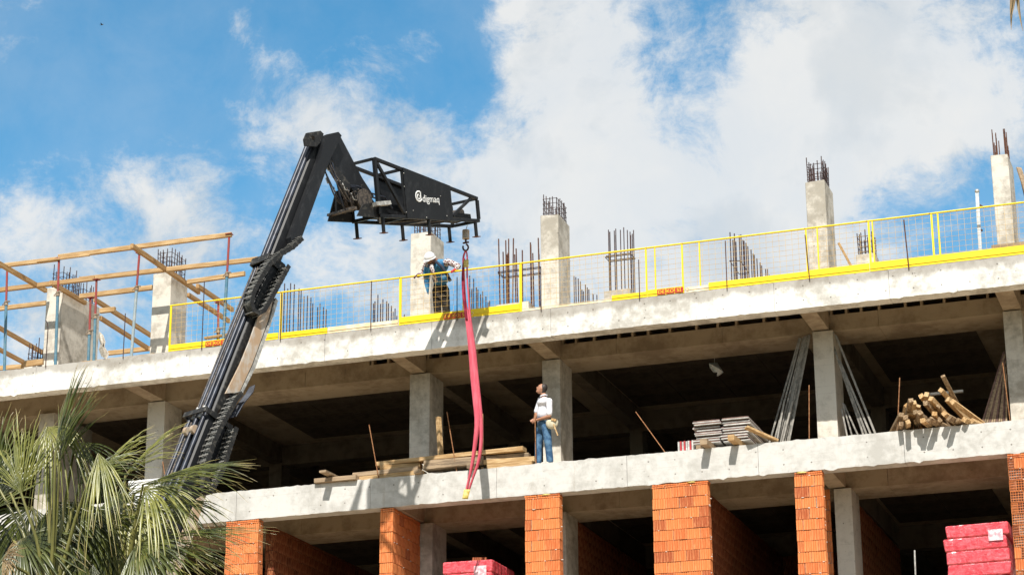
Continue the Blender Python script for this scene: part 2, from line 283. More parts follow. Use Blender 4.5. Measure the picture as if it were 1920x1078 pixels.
# ------------------------------------------------------------------ mesh builder
OFF = {}
def link(o, parent=None):
    COL.objects.link(o)
    if parent is not None: o.parent = parent
    return o
def empty(name, loc):
    o = bpy.data.objects.new(name, None); o.empty_display_size = .2; o.location = loc; link(o); OFF[o.name] = V(loc); return o
def tag(o, label=None, cat=None, group=None, kind=None):
    if label: o['label'] = label
    if cat: o['category'] = cat
    if group: o['group'] = group
    if kind: o['kind'] = kind
    return o
class MB:
    def __init__(s): s.v = []; s.f = []; s.mi = []; s.sm = []
    def add(s, vs, fs, mi=0, sm=False):
        b = len(s.v); s.v += [V(x) for x in vs]
        for f in fs: s.f.append([b + i for i in f]); s.mi.append(mi); s.sm.append(sm)
        return s
    def hexa(s, p, mi=0):   # 8 points: bottom 4 ccw, top 4 ccw
        return s.add(p, [(3, 2, 1, 0), (4, 5, 6, 7), (0, 1, 5, 4), (1, 2, 6, 5), (2, 3, 7, 6), (3, 0, 4, 7)], mi)
    def box(s, x0, x1, y0, y1, z0, z1, mi=0):
        return s.hexa([(x0, y0, z0), (x1, y0, z0), (x1, y1, z0), (x0, y1, z0), (x0, y0, z1), (x1, y0, z1), (x1, y1, z1), (x0, y1, z1)], mi)
    def obox(s, c, ex, ey, ez, mi=0):  # centre and three half-extent vectors
        c, ex, ey, ez = V(c), V(ex), V(ey), V(ez)
        return s.hexa([c + ex * a + ey * b + ez * d for d in (-1, 1) for a, b in ((-1, -1), (1, -1), (1, 1), (-1, 1))], mi)
    def bar(s, p, q, w, h, up=(0, 0, 1), mi=0, bev=0):
        p, q = V(p), V(q); d = (q - p); L = d.length; d.normalize(); up = V(up)
        sx = d.cross(up)
        if sx.length < 1e-4: sx = d.cross(V((0, 1, 0)))
        sx.normalize(); uz = sx.cross(d).normalized()
        if not bev: return s.obox((p + q) / 2, d * L / 2, sx * w / 2, uz * h / 2, mi)
        prof = [(w / 2 - bev, h / 2), (-w / 2 + bev, h / 2), (-w / 2, h / 2 - bev), (-w / 2, -h / 2 + bev), (-w / 2 + bev, -h / 2), (w / 2 - bev, -h / 2), (w / 2, -h / 2 + bev), (w / 2, h / 2 - bev)]
        vs = [p + sx * a + uz * b for a, b in prof] + [q + sx * a + uz * b for a, b in prof]
        return s.add(vs, [tuple(range(7, -1, -1)), tuple(range(8, 16))] + [(i, (i + 1) % 8, 8 + (i + 1) % 8, 8 + i) for i in range(8)], mi)
    def tube(s, pts, r, n=8, mi=0, cap=True, sm=True):
        pts = [V(p) for p in pts]; rs = r if isinstance(r, (list, tuple)) else [r] * len(pts)
        rings = []; prev = None
        for i, p in enumerate(pts):
            d = (pts[min(i + 1, len(pts) - 1)] - pts[max(i - 1, 0)]).normalized()
            if prev is None:
                a = d.cross(V((0, 0, 1)));
                if a.length < .1: a = d.cross(V((1, 0, 0)))
            else: a = prev - d * prev.dot(d)
            a.normalize(); prev = a; b = d.cross(a)
            rings.append([p + (a * math.cos(2 * PI * k / n) + b * math.sin(2 * PI * k / n)) * rs[i] for k in range(n)])
        vs = [x for rg in rings for x in rg]; fs = []
        for i in range(len(pts) - 1):
            for k in range(n): fs.append((i * n + k, i * n + (k + 1) % n, (i + 1) * n + (k + 1) % n, (i + 1) * n + k))
        s.add(vs, fs, mi, sm)
        if cap: 
            s.add(rings[0], [tuple(range(n - 1, -1, -1))], mi); s.add(rings[-1], [tuple(range(n))], mi)
        return s
    def ribbon(s, pts, sides, t=.006, mi=0):    # pts with side half-width vectors; thin solid strap
        pts = [V(p) for p in pts]; sides = [V(x) for x in sides]; vs = []
        for i, p in enumerate(pts):
            d = (pts[min(i + 1, len(pts) - 1)] - pts[max(i - 1, 0)]).normalized(); nn = d.cross(sides[i]).normalized() * t / 2
            vs += [p - sides[i] - nn, p + sides[i] - nn, p + sides[i] + nn, p - sides[i] + nn]
        fs = [(3, 2, 1, 0), tuple(range(len(vs) - 4, len(vs)))]
        for i in range(len(pts) - 1):
            for k in range(4): fs.append((i * 4 + k, i * 4 + (k + 1) % 4, (i + 1) * 4 + (k + 1) % 4, (i + 1) * 4 + k))
        return s.add(vs, fs, mi, True)
    def ball(s, c, r, nu=12, nv=8, mi=0, basis=None, cut=None):
        c = V(c); rx, ry, rz = (r, r, r) if not isinstance(r, (tuple, list)) else r
        B = basis or (V((1, 0, 0)), V((0, 1, 0)), V((0, 0, 1)))
        vs = []; fs = []
        for j in range(nv + 1):
            ph = PI * j / nv
            for i in range(nu):
                th = 2 * PI * i / nu
                vs.append(c + B[0] * rx * math.sin(ph) * math.cos(th) + B[1] * ry * math.sin(ph) * math.sin(th) + B[2] * rz * math.cos(ph))
        lim = nv if cut is None else cut
        for j in range(lim):
            for i in range(nu): fs.append((j * nu + i, (j + 1) * nu + i, (j + 1) * nu + (i + 1) % nu, j * nu + (i + 1) % nu))
        return s.add(vs, fs, mi, True)
    def mesh(s, name, mats, off=V((0, 0, 0)), merge=False):
        me = bpy.data.meshes.new(name); me.from_pydata([v - off for v in s.v], [], s.f)
        for m in (mats if isinstance(mats, (list, tuple)) else [mats]): me.materials.append(m)
        me.polygons.foreach_set('material_index', s.mi); me.polygons.foreach_set('use_smooth', s.sm)
        me.update(); me.validate()
        if merge:
            bm = bmesh.new(); bm.from_mesh(me); bmesh.ops.remove_doubles(bm, verts=bm.verts, dist=1e-5); bm.to_mesh(me); bm.free()
        return me
    def build(s, name, mats, parent=None, org=None, merge=False):
        off = OFF[parent.name] if parent is not None else V(org if org is not None else (sum(s.v, V((0, 0, 0))) / max(1, len(s.v))))
        me = s.mesh(name, mats, off, merge); o = bpy.data.objects.new(name, me); link(o, parent)
        if parent is None: o.location = off
        OFF[o.name] = off; return o
def inst(name, me, loc, parent, rot=None, scale=None):
    o = bpy.data.objects.new(name, me); link(o, parent); o.location = V(loc) - (OFF[parent.name] if parent else V((0, 0, 0)))
    if rot: o.rotation_euler = rot
    if scale: o.scale = scale
    return o
def text_mesh(body, size, mat, depth=.004, bold=.0, name='lettering'):
    cu = bpy.data.curves.new(name, 'FONT'); cu.body = body; cu.size = size; cu.extrude = depth; cu.offset = bold
    cu.align_x = 'CENTER'; cu.align_y = 'CENTER'
    o = bpy.data.objects.new('tmp_text', cu); COL.objects.link(o)
    dg = bpy.context.evaluated_depsgraph_get(); me = bpy.data.meshes.new_from_object(o.evaluated_get(dg))
    bpy.data.objects.remove(o); me.materials.clear(); me.materials.append(mat); me.name = name; return me

# ------------------------------------------------------------------ ground
g = MB(); g.add([(-2500, -2500, 0), (2500, -2500, 0), (2500, 2500, 0), (-2500, 2500, 0)], [(0, 1, 2, 3)])
tag(g.build('ground', M['grass_far'], org=(0, 0, 0)), kind='structure')
g = MB(); g.add([(-60, -17, .006), (30, -17, .006), (30, 22, .006), (-60, 22, .006)], [(0, 1, 2, 3)])
tag(g.build('building_site', M['asphalt'], org=(0, 0, .006)), kind='structure')  # unseen dirt; tone and extent set to bounce light onto the front soffits
g = MB(); g.add([(-400, -58, .006), (400, -58, .006), (400, -38, .006), (-400, -38, .006)], [(0, 1, 2, 3)])
tag(g.build('road', M['tarmac'], org=(0, 0, .006)), kind='structure')
# added unseen wood behind the camera; blocks low sky light to darken the bays
rnd = random.Random(77); wd = MB()
for i in range(2600):
    x = rnd.uniform(-190, 190); hh = 11 + 4 * math.sin(x * .11) + 2.5 * math.sin(x * .37 + 1); z = hh * rnd.random() ** .7; y = -84 + rnd.uniform(-7, 7)
    c = V((x, y, z)); rr = rnd.uniform(1.0, 2.2); a = V((rnd.uniform(-1, 1), rnd.uniform(-1, 1), rnd.uniform(-1, 1))).normalized(); b = a.cross(V((0, 0, 1))).normalized(); d = a.cross(b)
    wd.add([c + b * rr, c + d * rr, c - b * rr, c - d * rr, c + a * rr, c - a * rr], [(0, 1, 4), (1, 2, 4), (2, 3, 4), (3, 0, 4), (1, 0, 5), (2, 1, 5), (3, 2, 5), (0, 3, 5)])
tag(wd.build('sky_blocking_wood', M['leaf_far']), 'unseen dark wood added behind the camera to block low sky light', 'wood', kind='stuff')

# ------------------------------------------------------------------ the concrete frame
BX0, BX1, BD = -36.0, 3.0, 17.0
bld = empty('concrete_building', (0, 0, 0))
tag(bld, 'unfinished concrete frame building with open floors and bare rooftop columns', 'building')
TOPS = [16.5, 13.09, 9.68, 6.27, 2.86]
def rough_beam(x0, x1, z0, z1, y1, seed, mat, chip=.5):
    rnd = random.Random(seed); mb = MB(); n = max(2, int((x1 - x0) / .09)); rows = []
    for i in range(n + 1):
        x = x0 + (x1 - x0) * i / n
        c = rnd.uniform(-.006, .006) - (rnd.uniform(.01, .035) if rnd.random() < .07 * chip else 0) + (rnd.uniform(.0, .012) if rnd.random() < .2 else 0)
        tt = rnd.uniform(-.004, .008) + (rnd.uniform(.005, .02) if rnd.random() < .08 else 0)
        yb = rnd.uniform(-.004, .004)
        rows.append([(x, yb, z0 + c), (x, yb * .5, (z0 + z1) / 2), (x, yb, z1 + tt), (x, y1, z1), (x, y1 + rnd.uniform(-.008, .008), z0)])
    vs = [p for r in rows for p in r]; fs = [(4, 3, 2, 1, 0), tuple(n * 5 + k for k in range(5))]
    for i in range(n):
        for k in range(5): fs.append((i * 5 + k, i * 5 + (k + 1) % 5, (i + 1) * 5 + (k + 1) % 5, (i + 1) * 5 + k))
    mb.add(vs, fs); return mb
joints = {0: [BX0, -31.0, -27.0, -23.0, -19.65, -17.1, -14.35, -9.45, -7.05, -3.0, BX1],
          1: [BX0, -29.0, -25.5, -21.7, -18.5, -15.6, -12.72, -9.93, -6.95, -3.2, BX1]}
for lv, zt in enumerate(TOPS):
    J = joints.get(lv, [BX0, BX1])
    for i in range(len(J) - 1):
        rough_beam(J[i] + .004, J[i + 1] - .004, zt - .62 if lv == 0 else zt - .655, zt, .35, lv * 50 + i, None).build('edge_beam', M['conc_up'] if lv == 0 else M['conc_low'], bld)
# columns: x0, x1 at the front face y = 1.6, back y = 2.45
COLS = [(-31.6, -31.2), (-27.82, -27.41), (-24.9, -24.45), (-18.25, -17.77), (-15.09, -14.68), (-9.0, -8.57), (-4.99, -4.62), (-.6, -.2)]
CROSS = [(-31.55, -31.2), (-24.86, -24.5), (-18.22, -17.9), (-15.02, -14.69), (-9.0, -8.65), (-4.98, -4.61), (-.6, -.2)]
for lv in range(len(TOPS)):
    zt = TOPS[lv]; zb = TOPS[lv + 1] if lv + 1 < len(TOPS) else 0
    so = zt - .62 if lv == 0 else zt - .66       # beam soffit
    # slab and floor
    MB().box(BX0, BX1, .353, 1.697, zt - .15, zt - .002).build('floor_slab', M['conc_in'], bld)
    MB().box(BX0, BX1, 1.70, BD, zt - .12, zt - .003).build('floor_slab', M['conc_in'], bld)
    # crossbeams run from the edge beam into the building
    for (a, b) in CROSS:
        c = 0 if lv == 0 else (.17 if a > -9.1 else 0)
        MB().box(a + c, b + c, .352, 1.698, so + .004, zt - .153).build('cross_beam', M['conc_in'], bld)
        MB().box(a + .02 + c, b - .02 + c, 2.753, BD - .3, so + .03, zt - .123).build('cross_beam', M['conc_shaded'], bld)
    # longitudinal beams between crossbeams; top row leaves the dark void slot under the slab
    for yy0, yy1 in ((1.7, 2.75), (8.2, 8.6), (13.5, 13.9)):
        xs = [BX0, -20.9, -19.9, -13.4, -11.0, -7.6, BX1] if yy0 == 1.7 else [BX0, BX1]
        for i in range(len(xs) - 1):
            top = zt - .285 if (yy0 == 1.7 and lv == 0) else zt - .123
            MB().box(xs[i] + .003, xs[i + 1] - .003, yy0 + (.004 * (i % 2)), yy1, so - .025, top).build('long_beam', M['conc_in' if yy0 == 1.7 else 'conc_shaded'], bld)
    if lv <= 1:
        for (a, b) in COLS:
            if lv == 1 and a < -26: continue
            s = 0 if lv == 0 else (.28 if a > -9.1 else .12)
            bx = MB()
            a2, b2 = (a + s, b + (s * .75))
            bx.box(a2, b2, 1.6, 2.45 if a > -27 else 3.4, zb + .002, so - .03)
            bx.build('column', M['conc'], bld)
        for (a, b) in CROSS:
            for yy in (8.15,): MB().box(a, b, yy, yy + .5, zb, so - .03).build('column', M['conc_shaded'], bld)
    else:
        for (a, b) in COLS: MB().box(a, b, 1.6, 2.45, zb, so - .03).build('column', M['conc'], bld)
# spacer lugs in the void slots above the long beam of the top storey, and the dark void behind
slot = []
for (xa, xb) in ((-21.2 + 1.95, -18.24), (-17.88, -15.04), (-14.67, -9.02), (-8.63, -5.0)):
    x = xa
    while x < xb:
        sl = MB().box(x, min(x + .05, xb), 1.702, 1.9, 16.218, 16.348); sl.build('slot_spacer', M['conc_in'], bld)
        x += random.uniform(.28, .62)
MB().box(BX0, -19.3, 1.702, 1.8, 16.217, 16.346).build('slot_filler', M['conc_in'], bld)
# ceiling formwork panels of the open storey (recessed joints)
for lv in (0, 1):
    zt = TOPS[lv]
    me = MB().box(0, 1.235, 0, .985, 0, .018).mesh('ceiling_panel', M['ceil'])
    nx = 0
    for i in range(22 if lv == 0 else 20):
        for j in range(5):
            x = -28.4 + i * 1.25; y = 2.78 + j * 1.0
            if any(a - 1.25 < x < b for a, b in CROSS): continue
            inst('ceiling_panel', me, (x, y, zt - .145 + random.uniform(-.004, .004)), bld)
# back wall; unseen side walls added to keep the bays dark
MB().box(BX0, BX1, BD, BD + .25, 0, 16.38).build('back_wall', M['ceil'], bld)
MB().box(BX0 - .25, BX0, 2.8, BD, 0, 16.38).build('shade_side_wall', M['ceil'], bld)
MB().box(BX1, BX1 + .25, 2.8, BD, 0, 16.38).build('shade_side_wall', M['ceil'], bld)

# ---- roof columns with reinforcement
RT = 16.5
def bar(parent, x, y, z0, z1, r=.0115, lean=(0, 0), mat=None, name='rebar'):
    MB().tube([(x, y, z0), (x + lean[0], y + lean[1], z1)], r, 5, cap=True, sm=False).build(name, mat or M['rebar_gray'], parent)
def tie(parent, x0, x1, y0, y1, z, r=.007, name='rebar_tie'):
    P = [V((x0, y0, z)), V((x1, y0, z)), V((x1, y1, z)), V((x0, y1, z))]
    mb = MB()
    for i in range(4): mb.tube([P[i], P[(i + 1) % 4]], r, 4, sm=False)
    mb.build(name, M['rebar_gray'], parent)
def cage(parent, x0, x1, y0, y1, z0, z1, nx, ny, ties, jit=.12, r=.0115, mat=None):
    for i in range(nx):
        for j in range(ny):
            if 0 < i < nx - 1 and 0 < j < ny - 1: continue
            x = x0 + (x1 - x0) * i / max(1, nx - 1); y = y0 + (y1 - y0) * j / max(1, ny - 1)
            bar(parent, x, y, z0, z1 + random.uniform(-jit, jit), r, (random.uniform(-.015, .015), random.uniform(-.02, .02)), mat)
    for k in range(ties): tie(parent, x0 - .012, x1 + .012, y0 - .012, y1 + .012, z0 + .08 + k * .115)
def roofcol(x0, x1, y1, zt, seed, zb=RT, y0=1.6):
    mb = MB(); rnd = random.Random(seed); n = 10
    b = .012
    prof = [(x0 + b, y0), (x1 - b, y0), (x1, y0 + b), (x1, y1 - b), (x1 - b, y1), (x0 + b, y1), (x0, y1 - b), (x0, y0 + b)]
    vs = []
    for i in range(n + 1):
        z = zb + (zt - zb) * i / n
        for (x, y) in prof: vs.append((x + rnd.uniform(-.003, .003), y + rnd.uniform(-.003, .003), z + (rnd.uniform(-.015, .015) if i == n else 0)))
    fs = [tuple(range(7, -1, -1)), tuple(n * 8 + k for k in range(8))]
    for i in range(n):
        for k in range(8): fs.append((i * 8 + k, i * 8 + (k + 1) % 8, (i + 1) * 8 + (k + 1) % 8, (i + 1) * 8 + k))
    mb.add(vs, fs); return mb.build('roof_column', M['conc'], bld)
wall = roofcol(-27.84, -27.41, 3.45, 19.03, 1)
MB().box(-27.409, -27.397, 1.603, 1.609, 16.6, 19.0).build('wall_joint', M['conc'], wall)
cage(wall, -27.78, -27.5, 1.75, 2.5, 19.03, 19.62, 3, 6, 4); cage(wall, -27.78, -27.5, 2.75, 3.35, 19.03, 19.55, 3, 5, 3)
c = roofcol(-24.93, -24.44, 2.45, 19.05, 2); cage(c, -24.86, -24.5, 1.68, 2.38, 19.05, 19.7, 4, 6, 5, .05)
c = roofcol(-18.27, -17.77, 2.45, 19.25, 3); cage(c, -18.2, -17.84, 1.68, 2.38, 19.25, 19.8, 4, 5, 5, .06)
c = roofcol(-15.1, -14.68, 2.45, 19.27, 4); cage(c, -15.05, -14.74, 1.68, 2.38, 19.27, 19.76, 5, 7, 4, .07)
c = roofcol(-9.0, -8.57, 2.5, 19.27, 5); cage(c, -8.95, -8.64, 1.68, 2.42, 19.27, 19.82, 5, 7, 4, .1)
c = roofcol(-4.99, -4.63, 2.5, 19.33, 6)
for k in range(24): bar(c, random.choice([-4.93, -4.85, -4.70, -4.67]) + random.uniform(-.01, .01), 1.68 + random.random() * .75, 19.33, 19.33 + random.uniform(.25, .68), .011, mat=M['rebar'])
roofcol(-.6, -.2, 2.5, 19.3, 7)
# stubs
c = roofcol(-28.35, -27.98, 2.2, 17.25, 8); cage(c, -28.3, -28.03, 1.7, 2.1, 17.25, 17.72, 4, 3, 2)
c = roofcol(-16.17, -15.4, 2.1, 17.27, 9)
for x in (-16.12, -16.07, -16.03, -15.99, -15.96, -15.92, -15.84, -15.78, -15.70, -15.60, -15.46, -15.40, -15.34, -15.27, -15.23, -15.20, -15.17, -15.13):
    bar(c, x, random.uniform(1.7, 2.0), 17.15, 18.55 + random.uniform(-.1, .38), .016, (random.uniform(-.04, .03), 0), M['rebar'])
for dz in (0, .03): tie(c, -16.15, -15.1, 1.66, 2.05, 18.05 + dz, .011)
MB().hexa([(-15.46, 1.6, 16.5), (-15.1, 1.6, 16.5), (-15.1, 2.1, 16.5), (-15.46, 2.1, 16.5), (-15.46, 1.6, 17.2), (-15.3, 1.6, 17.0), (-15.3, 2.1, 17.0), (-15.46, 2.1, 17.2)]).build('column_kicker', M['conc'], bld)
c = roofcol(-13.62, -13.02, 2.0, 17.3, 10)
for x in (-13.58, -13.53, -13.50, -13.46, -13.42, -13.38, -13.26, -13.22, -13.14, -13.08, -13.05, -13.03, -13.01):
    bar(c, x, random.uniform(1.7, 1.95), 17.25, 18.75 + random.uniform(-.12, .12), .012, mat=M['rebar_gray'])
tie(c, -13.6, -13.0, 1.66, 1.98, 18.12, .011); tie(c, -13.58, -13.02, 1.66, 1.98, 18.15, .009)
c = roofcol(-7.98, -7.58, 2.1, 17.47, 11); cage(c, -7.93, -7.62, 1.68, 2.05, 17.47, 18.0, 5, 3, 4, .06)
# rows of starter bars that run into the roof
def row(pts, y0=1.6, base=RT):
    X = at(pts[0][0], pts[0][1], y0).x
    rt = None
    for i, (px, py) in enumerate(pts):
        P = atX(px, py, X - (.0 if i % 2 == 0 else .02))
        bar(bld, P.x, P.y, base, P.z, .0135, mat=M['rebar_gray'], name='starter_bar')
row([(533.7, 531.6), (539.5, 541.4), (545, 531), (552, 533), (560.8, 540.7), (564.7, 545), (570, 555.6), (576.6, 554.5), (583, 558), (586.5, 569), (595.6, 576), (600, 569), (606.6, 575.8), (611.7, 579.7)])
row([(700.3, 569), (703, 565), (708.6, 553), (713.6, 570), (718, 561), (725, 565), (728.5, 569), (733.8, 573.5), (737, 585), (740.7, 578.5), (744, 592), (752, 585), (758, 589.5), (763, 593.5)])
row([(880.6, 517), (884.7, 542), (888, 523), (893, 539), (896, 543), (901, 551.7), (905, 546), (911, 556), (915, 567), (918, 564)])
row([(1076, 518), (1079.5, 519.7), (1084, 522.5), (1088, 528), (1091, 543), (1094, 546), (1097.6, 533.6), (1101, 539), (1104, 543), (1112, 551.7), (1119, 553)])
row([(1368.6, 435.7), (1374, 450), (1376.7, 438), (1379.6, 453.5), (1385.8, 441), (1389, 440), (1393, 450), (1395, 452), (1398.5, 455.7), (1402, 462), (1408, 468), (1412, 475.8), (1414, 478), (1419, 484.7), (1425, 492.5), (1428, 498), (1435.5, 504.7), (1438.8, 504.7), (1442.6, 515.9)])
P = [at(1368, 489, 1.6), at(1388, 489, 1.9), at(1404, 512, 3.0), at(1386, 514, 2.9)]
mb = MB(); [mb.tube([P[i], P[(i + 1) % 4]], .009, 4) for i in range(4)]; mb.build('rebar_tie', M['rebar_gray'], bld)

# ------------------------------------------------------------------ brickwork
def fluted(lx, ly, h, gx=5, gy=3, gd=.012, gw=.010):
    pts = []
    def edge(p, q, k):
        p, q = V((p[0], p[1], 0)), V((q[0], q[1], 0)); d = (q - p); L = d.length; d /= L; n = V((d.y, -d.x, 0)); pts.append(p)
        for i in range(k):
            c = p + d * L * (i + 1) / (k + 1)
            pts.extend([c - d * gw, c - n * gd, c + d * gw])
    edge((-lx / 2, -ly / 2), (lx / 2, -ly / 2), gx); edge((lx / 2, -ly / 2), (lx / 2, ly / 2), gy)
    edge((lx / 2, ly / 2), (-lx / 2, ly / 2), 0); edge((-lx / 2, ly / 2), (-lx / 2, -ly / 2), gy)
    n = len(pts); mb = MB()
    vs = [(p.x, p.y, -h / 2) for p in pts] + [(p.x, p.y, h / 2) for p in pts]
    mb.add(vs, [tuple(range(n - 1, -1, -1)), tuple(range(n, 2 * n))] + [(i, (i + 1) % n, n + (i + 1) % n, n + i) for i in range(n)])
    return mb
def hollow(lx, ly, h, nx=5, nz=4):      # brick with its grid of cells facing front
    mb = MB(); d = .06; w = .007
    xs = [-lx / 2 + lx * i / nx for i in range(nx + 1)]; zs = [-h / 2 + h * j / nz for j in range(nz + 1)]
    for i, x in enumerate(xs):
        a = max(-lx / 2, x - w / 2 - (w / 2 if i == nx else 0)); b = min(lx / 2, x + w / 2 + (w / 2 if i == 0 else 0)); mb.box(a, b, -ly / 2, -ly / 2 + d, -h / 2, h / 2)
    for j, z in enumerate(zs):
        a = max(-h / 2, z - w / 2 - (w / 2 if j == nz else 0)); b = min(h / 2, z + w / 2 + (w / 2 if j == 0 else 0)); mb.box(-lx / 2, lx / 2, -ly / 2 + .001, -ly / 2 + d, a, b)
    mb.box(-lx / 2, lx / 2, -ly / 2 + d, ly / 2, -h / 2, h / 2)
    return mb
BCACHE = {}; BMAT = ['brick']
def brick_mesh(kind, lx, ly, h):
    k = (kind, round(lx, 2), round(ly, 2), round(h, 2), BMAT[0])
    if k not in BCACHE: BCACHE[k] = (fluted(k[1], k[2], k[3], max(1, int(k[1] / .055))) if kind == 'f' else hollow(k[1], k[2], k[3])).mesh('brick', M[BMAT[0]])
    return BCACHE[k]
def pier(x0, x1, y0, y1, z0, z1, axis, label, seed, bl=.285, ch=.222, hollow_p=0., cat='brick wall', name='brick_pier', group=None, half_top=True):
    BMAT[0] = 'brick_shaded' if name == 'brick_wall' else 'brick'
    rnd = random.Random(seed); root = empty(name, ((x0 + x1) / 2, (y0 + y1) / 2, z0)); tag(root, label, cat, group)
    a0, a1 = (x0, x1) if axis == 'x' else (y0, y1); t0, t1 = (y0, y1) if axis == 'x' else (x0, x1)
    core = MB(); cm = .02
    core.box(x0 + cm, x1 - cm, y0 + cm, y1 - cm, z0, z1 - .03); core.build('mortar_core', M['mortar'], root)
    z = z1; row = 0
    while z > z0 + .05:
        h = ch
        if row == 0 and half_top: h = .085
        zl = max(z0, z - h); hh = z - zl
        if hh < .04: break
        a = a0; first = True
        while a < a1 - .02:
            L = bl + rnd.uniform(-.015, .015)
            if first and (row % 2): L = bl * .5
            if a + L > a1 - .07: L = a1 - a
            first = False
            g_ = .009; th = t1 - t0
            if row == 0 and half_top:
                hx = (hh - .02) / 2
                for q in range(2):
                    me = brick_mesh('f', L - g_, th, .033) if axis == 'x' else brick_mesh('f', th, L - g_, .033)
                    c = V(((a + L / 2) if axis == 'x' else (t0 + t1) / 2, (t0 + t1) / 2 if axis == 'x' else a + L / 2, zl + .02 + q * .042))
                    inst('brick', me, c + V((rnd.uniform(-.01, .01), rnd.uniform(-.012, .004), 0)), root, (0, rnd.uniform(-.03, .03), rnd.uniform(-.03, .03)))
            else:
                kind = 'h' if rnd.random() < hollow_p else 'f'
                me = brick_mesh(kind, L - g_, th, hh - .012) if axis == 'x' else brick_mesh('f', th, L - g_, hh - .012)
                c = V(((a + L / 2) if axis == 'x' else (t0 + t1) / 2, (t0 + t1) / 2 if axis == 'x' else a + L / 2, (z + zl) / 2))
                inst('brick', me, c + V((rnd.uniform(-.005, .005), rnd.uniform(-.012, .006), rnd.uniform(-.003, .003))), root, (0, rnd.uniform(-.014, .014), rnd.uniform(-.025, .025)))
            a += L
        z = zl; row += 1
    if name == 'brick_pier':        # mortar squeezed out of the joints
        sm = MB()
        for q in range(int((z1 - z0) * 9)):
            zz = z1 - .085 - ch * rnd.randint(0, 11) if half_top else z1 - ch * rnd.randint(0, 11)
            if zz < z0 + .05: continue
            if axis == 'x': c = (rnd.uniform(x0 + .02, x1 - .02), y0 - .004, zz) if rnd.random() < .6 else (x1, rnd.uniform(y0, y1), zz + rnd.uniform(-.1, .1))
            else: c = (x1 + .004, rnd.uniform(y0, y1), zz)
            sm.ball(c, (rnd.uniform(.008, .035), rnd.uniform(.006, .014), rnd.uniform(.005, .014)), 6, 4)
        tag(sm.build('mortar_smear', M['mortar_pale'], root), kind='stuff')
    return root
ZB, ZT = 9.70, 12.425
pier(-21.93, -21.13, 0, .24, ZB, ZT, 'x', 'orange brick pier behind the palm leaves, left end of the lower facade', 1)
pier(-18.26, -17.965, 0.0, 1.58, ZB, ZT, 'y', 'narrow ridged brick pier whose long side runs back to a concrete column', 2, bl=.25)
pier(-14.97, -14.2, 0, .21, ZB, ZT, 'x', 'orange brick pier directly below the man in the white shirt', 3)
pier(-12.19, -11.0, 0, .2, ZB, ZT, 'x', 'widest orange brick pier in the middle of the lower facade', 4)
pier(-9.21, -8.63, 0, .21, ZB, ZT, 'x', 'two brick wide pier below the leaning scaffold boards', 5)
pier(-4.95, -4.45, 0, .21, ZB, ZT, 'x', 'rightmost pier of hollow bricks showing their open cells', 6, hollow_p=.72, bl=.25)
pier(-9.03, -8.80, 1.57, 1.597, ZB, 12.4, 'x', 'strip of shaded brick set back beside the concrete column', 7, half_top=False, bl=.24, name='brick_strip')
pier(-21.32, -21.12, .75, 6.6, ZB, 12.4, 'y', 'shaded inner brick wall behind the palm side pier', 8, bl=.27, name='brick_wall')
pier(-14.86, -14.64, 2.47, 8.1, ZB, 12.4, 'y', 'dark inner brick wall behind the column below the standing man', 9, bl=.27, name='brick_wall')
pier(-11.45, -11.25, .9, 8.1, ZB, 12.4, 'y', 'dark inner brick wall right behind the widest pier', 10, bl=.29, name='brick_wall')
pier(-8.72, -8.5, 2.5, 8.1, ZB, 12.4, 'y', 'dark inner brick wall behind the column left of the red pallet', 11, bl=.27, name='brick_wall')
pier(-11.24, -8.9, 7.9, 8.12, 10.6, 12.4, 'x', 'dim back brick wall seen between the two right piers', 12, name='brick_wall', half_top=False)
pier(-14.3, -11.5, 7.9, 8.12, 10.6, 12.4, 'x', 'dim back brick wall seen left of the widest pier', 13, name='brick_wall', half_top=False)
def blob(name, c, r, mat, label, cat, seed, group=None):
    rnd = random.Random(seed); mb = MB(); mb.ball(c, r, 10, 6)
    mb.v = [v + V((rnd.uniform(-.2, .2) * r[0], rnd.uniform(-.2, .2) * r[1], rnd.uniform(-.2, .2) * r[2])) for v in mb.v]
    return tag(mb.build(name, mat, merge=True), label, cat, group)
blob('foam_bead', (-14.5, .0, 12.41), (.1, .03, .018), M['foam'], 'yellow foam bead squeezed out on top of the pier below the standing man', 'foam', 1)
blob('foam_bead', (-11.35, .0, 12.41), (.09, .03, .015), M['foam'], 'yellow foam bead on top of the widest brick pier', 'foam', 2)
blob('foam_bead', (-9.05, .0, 12.41), (.11, .03, .018), M['foam'], 'yellow foam bead on top of the two brick wide pier', 'foam', 3)

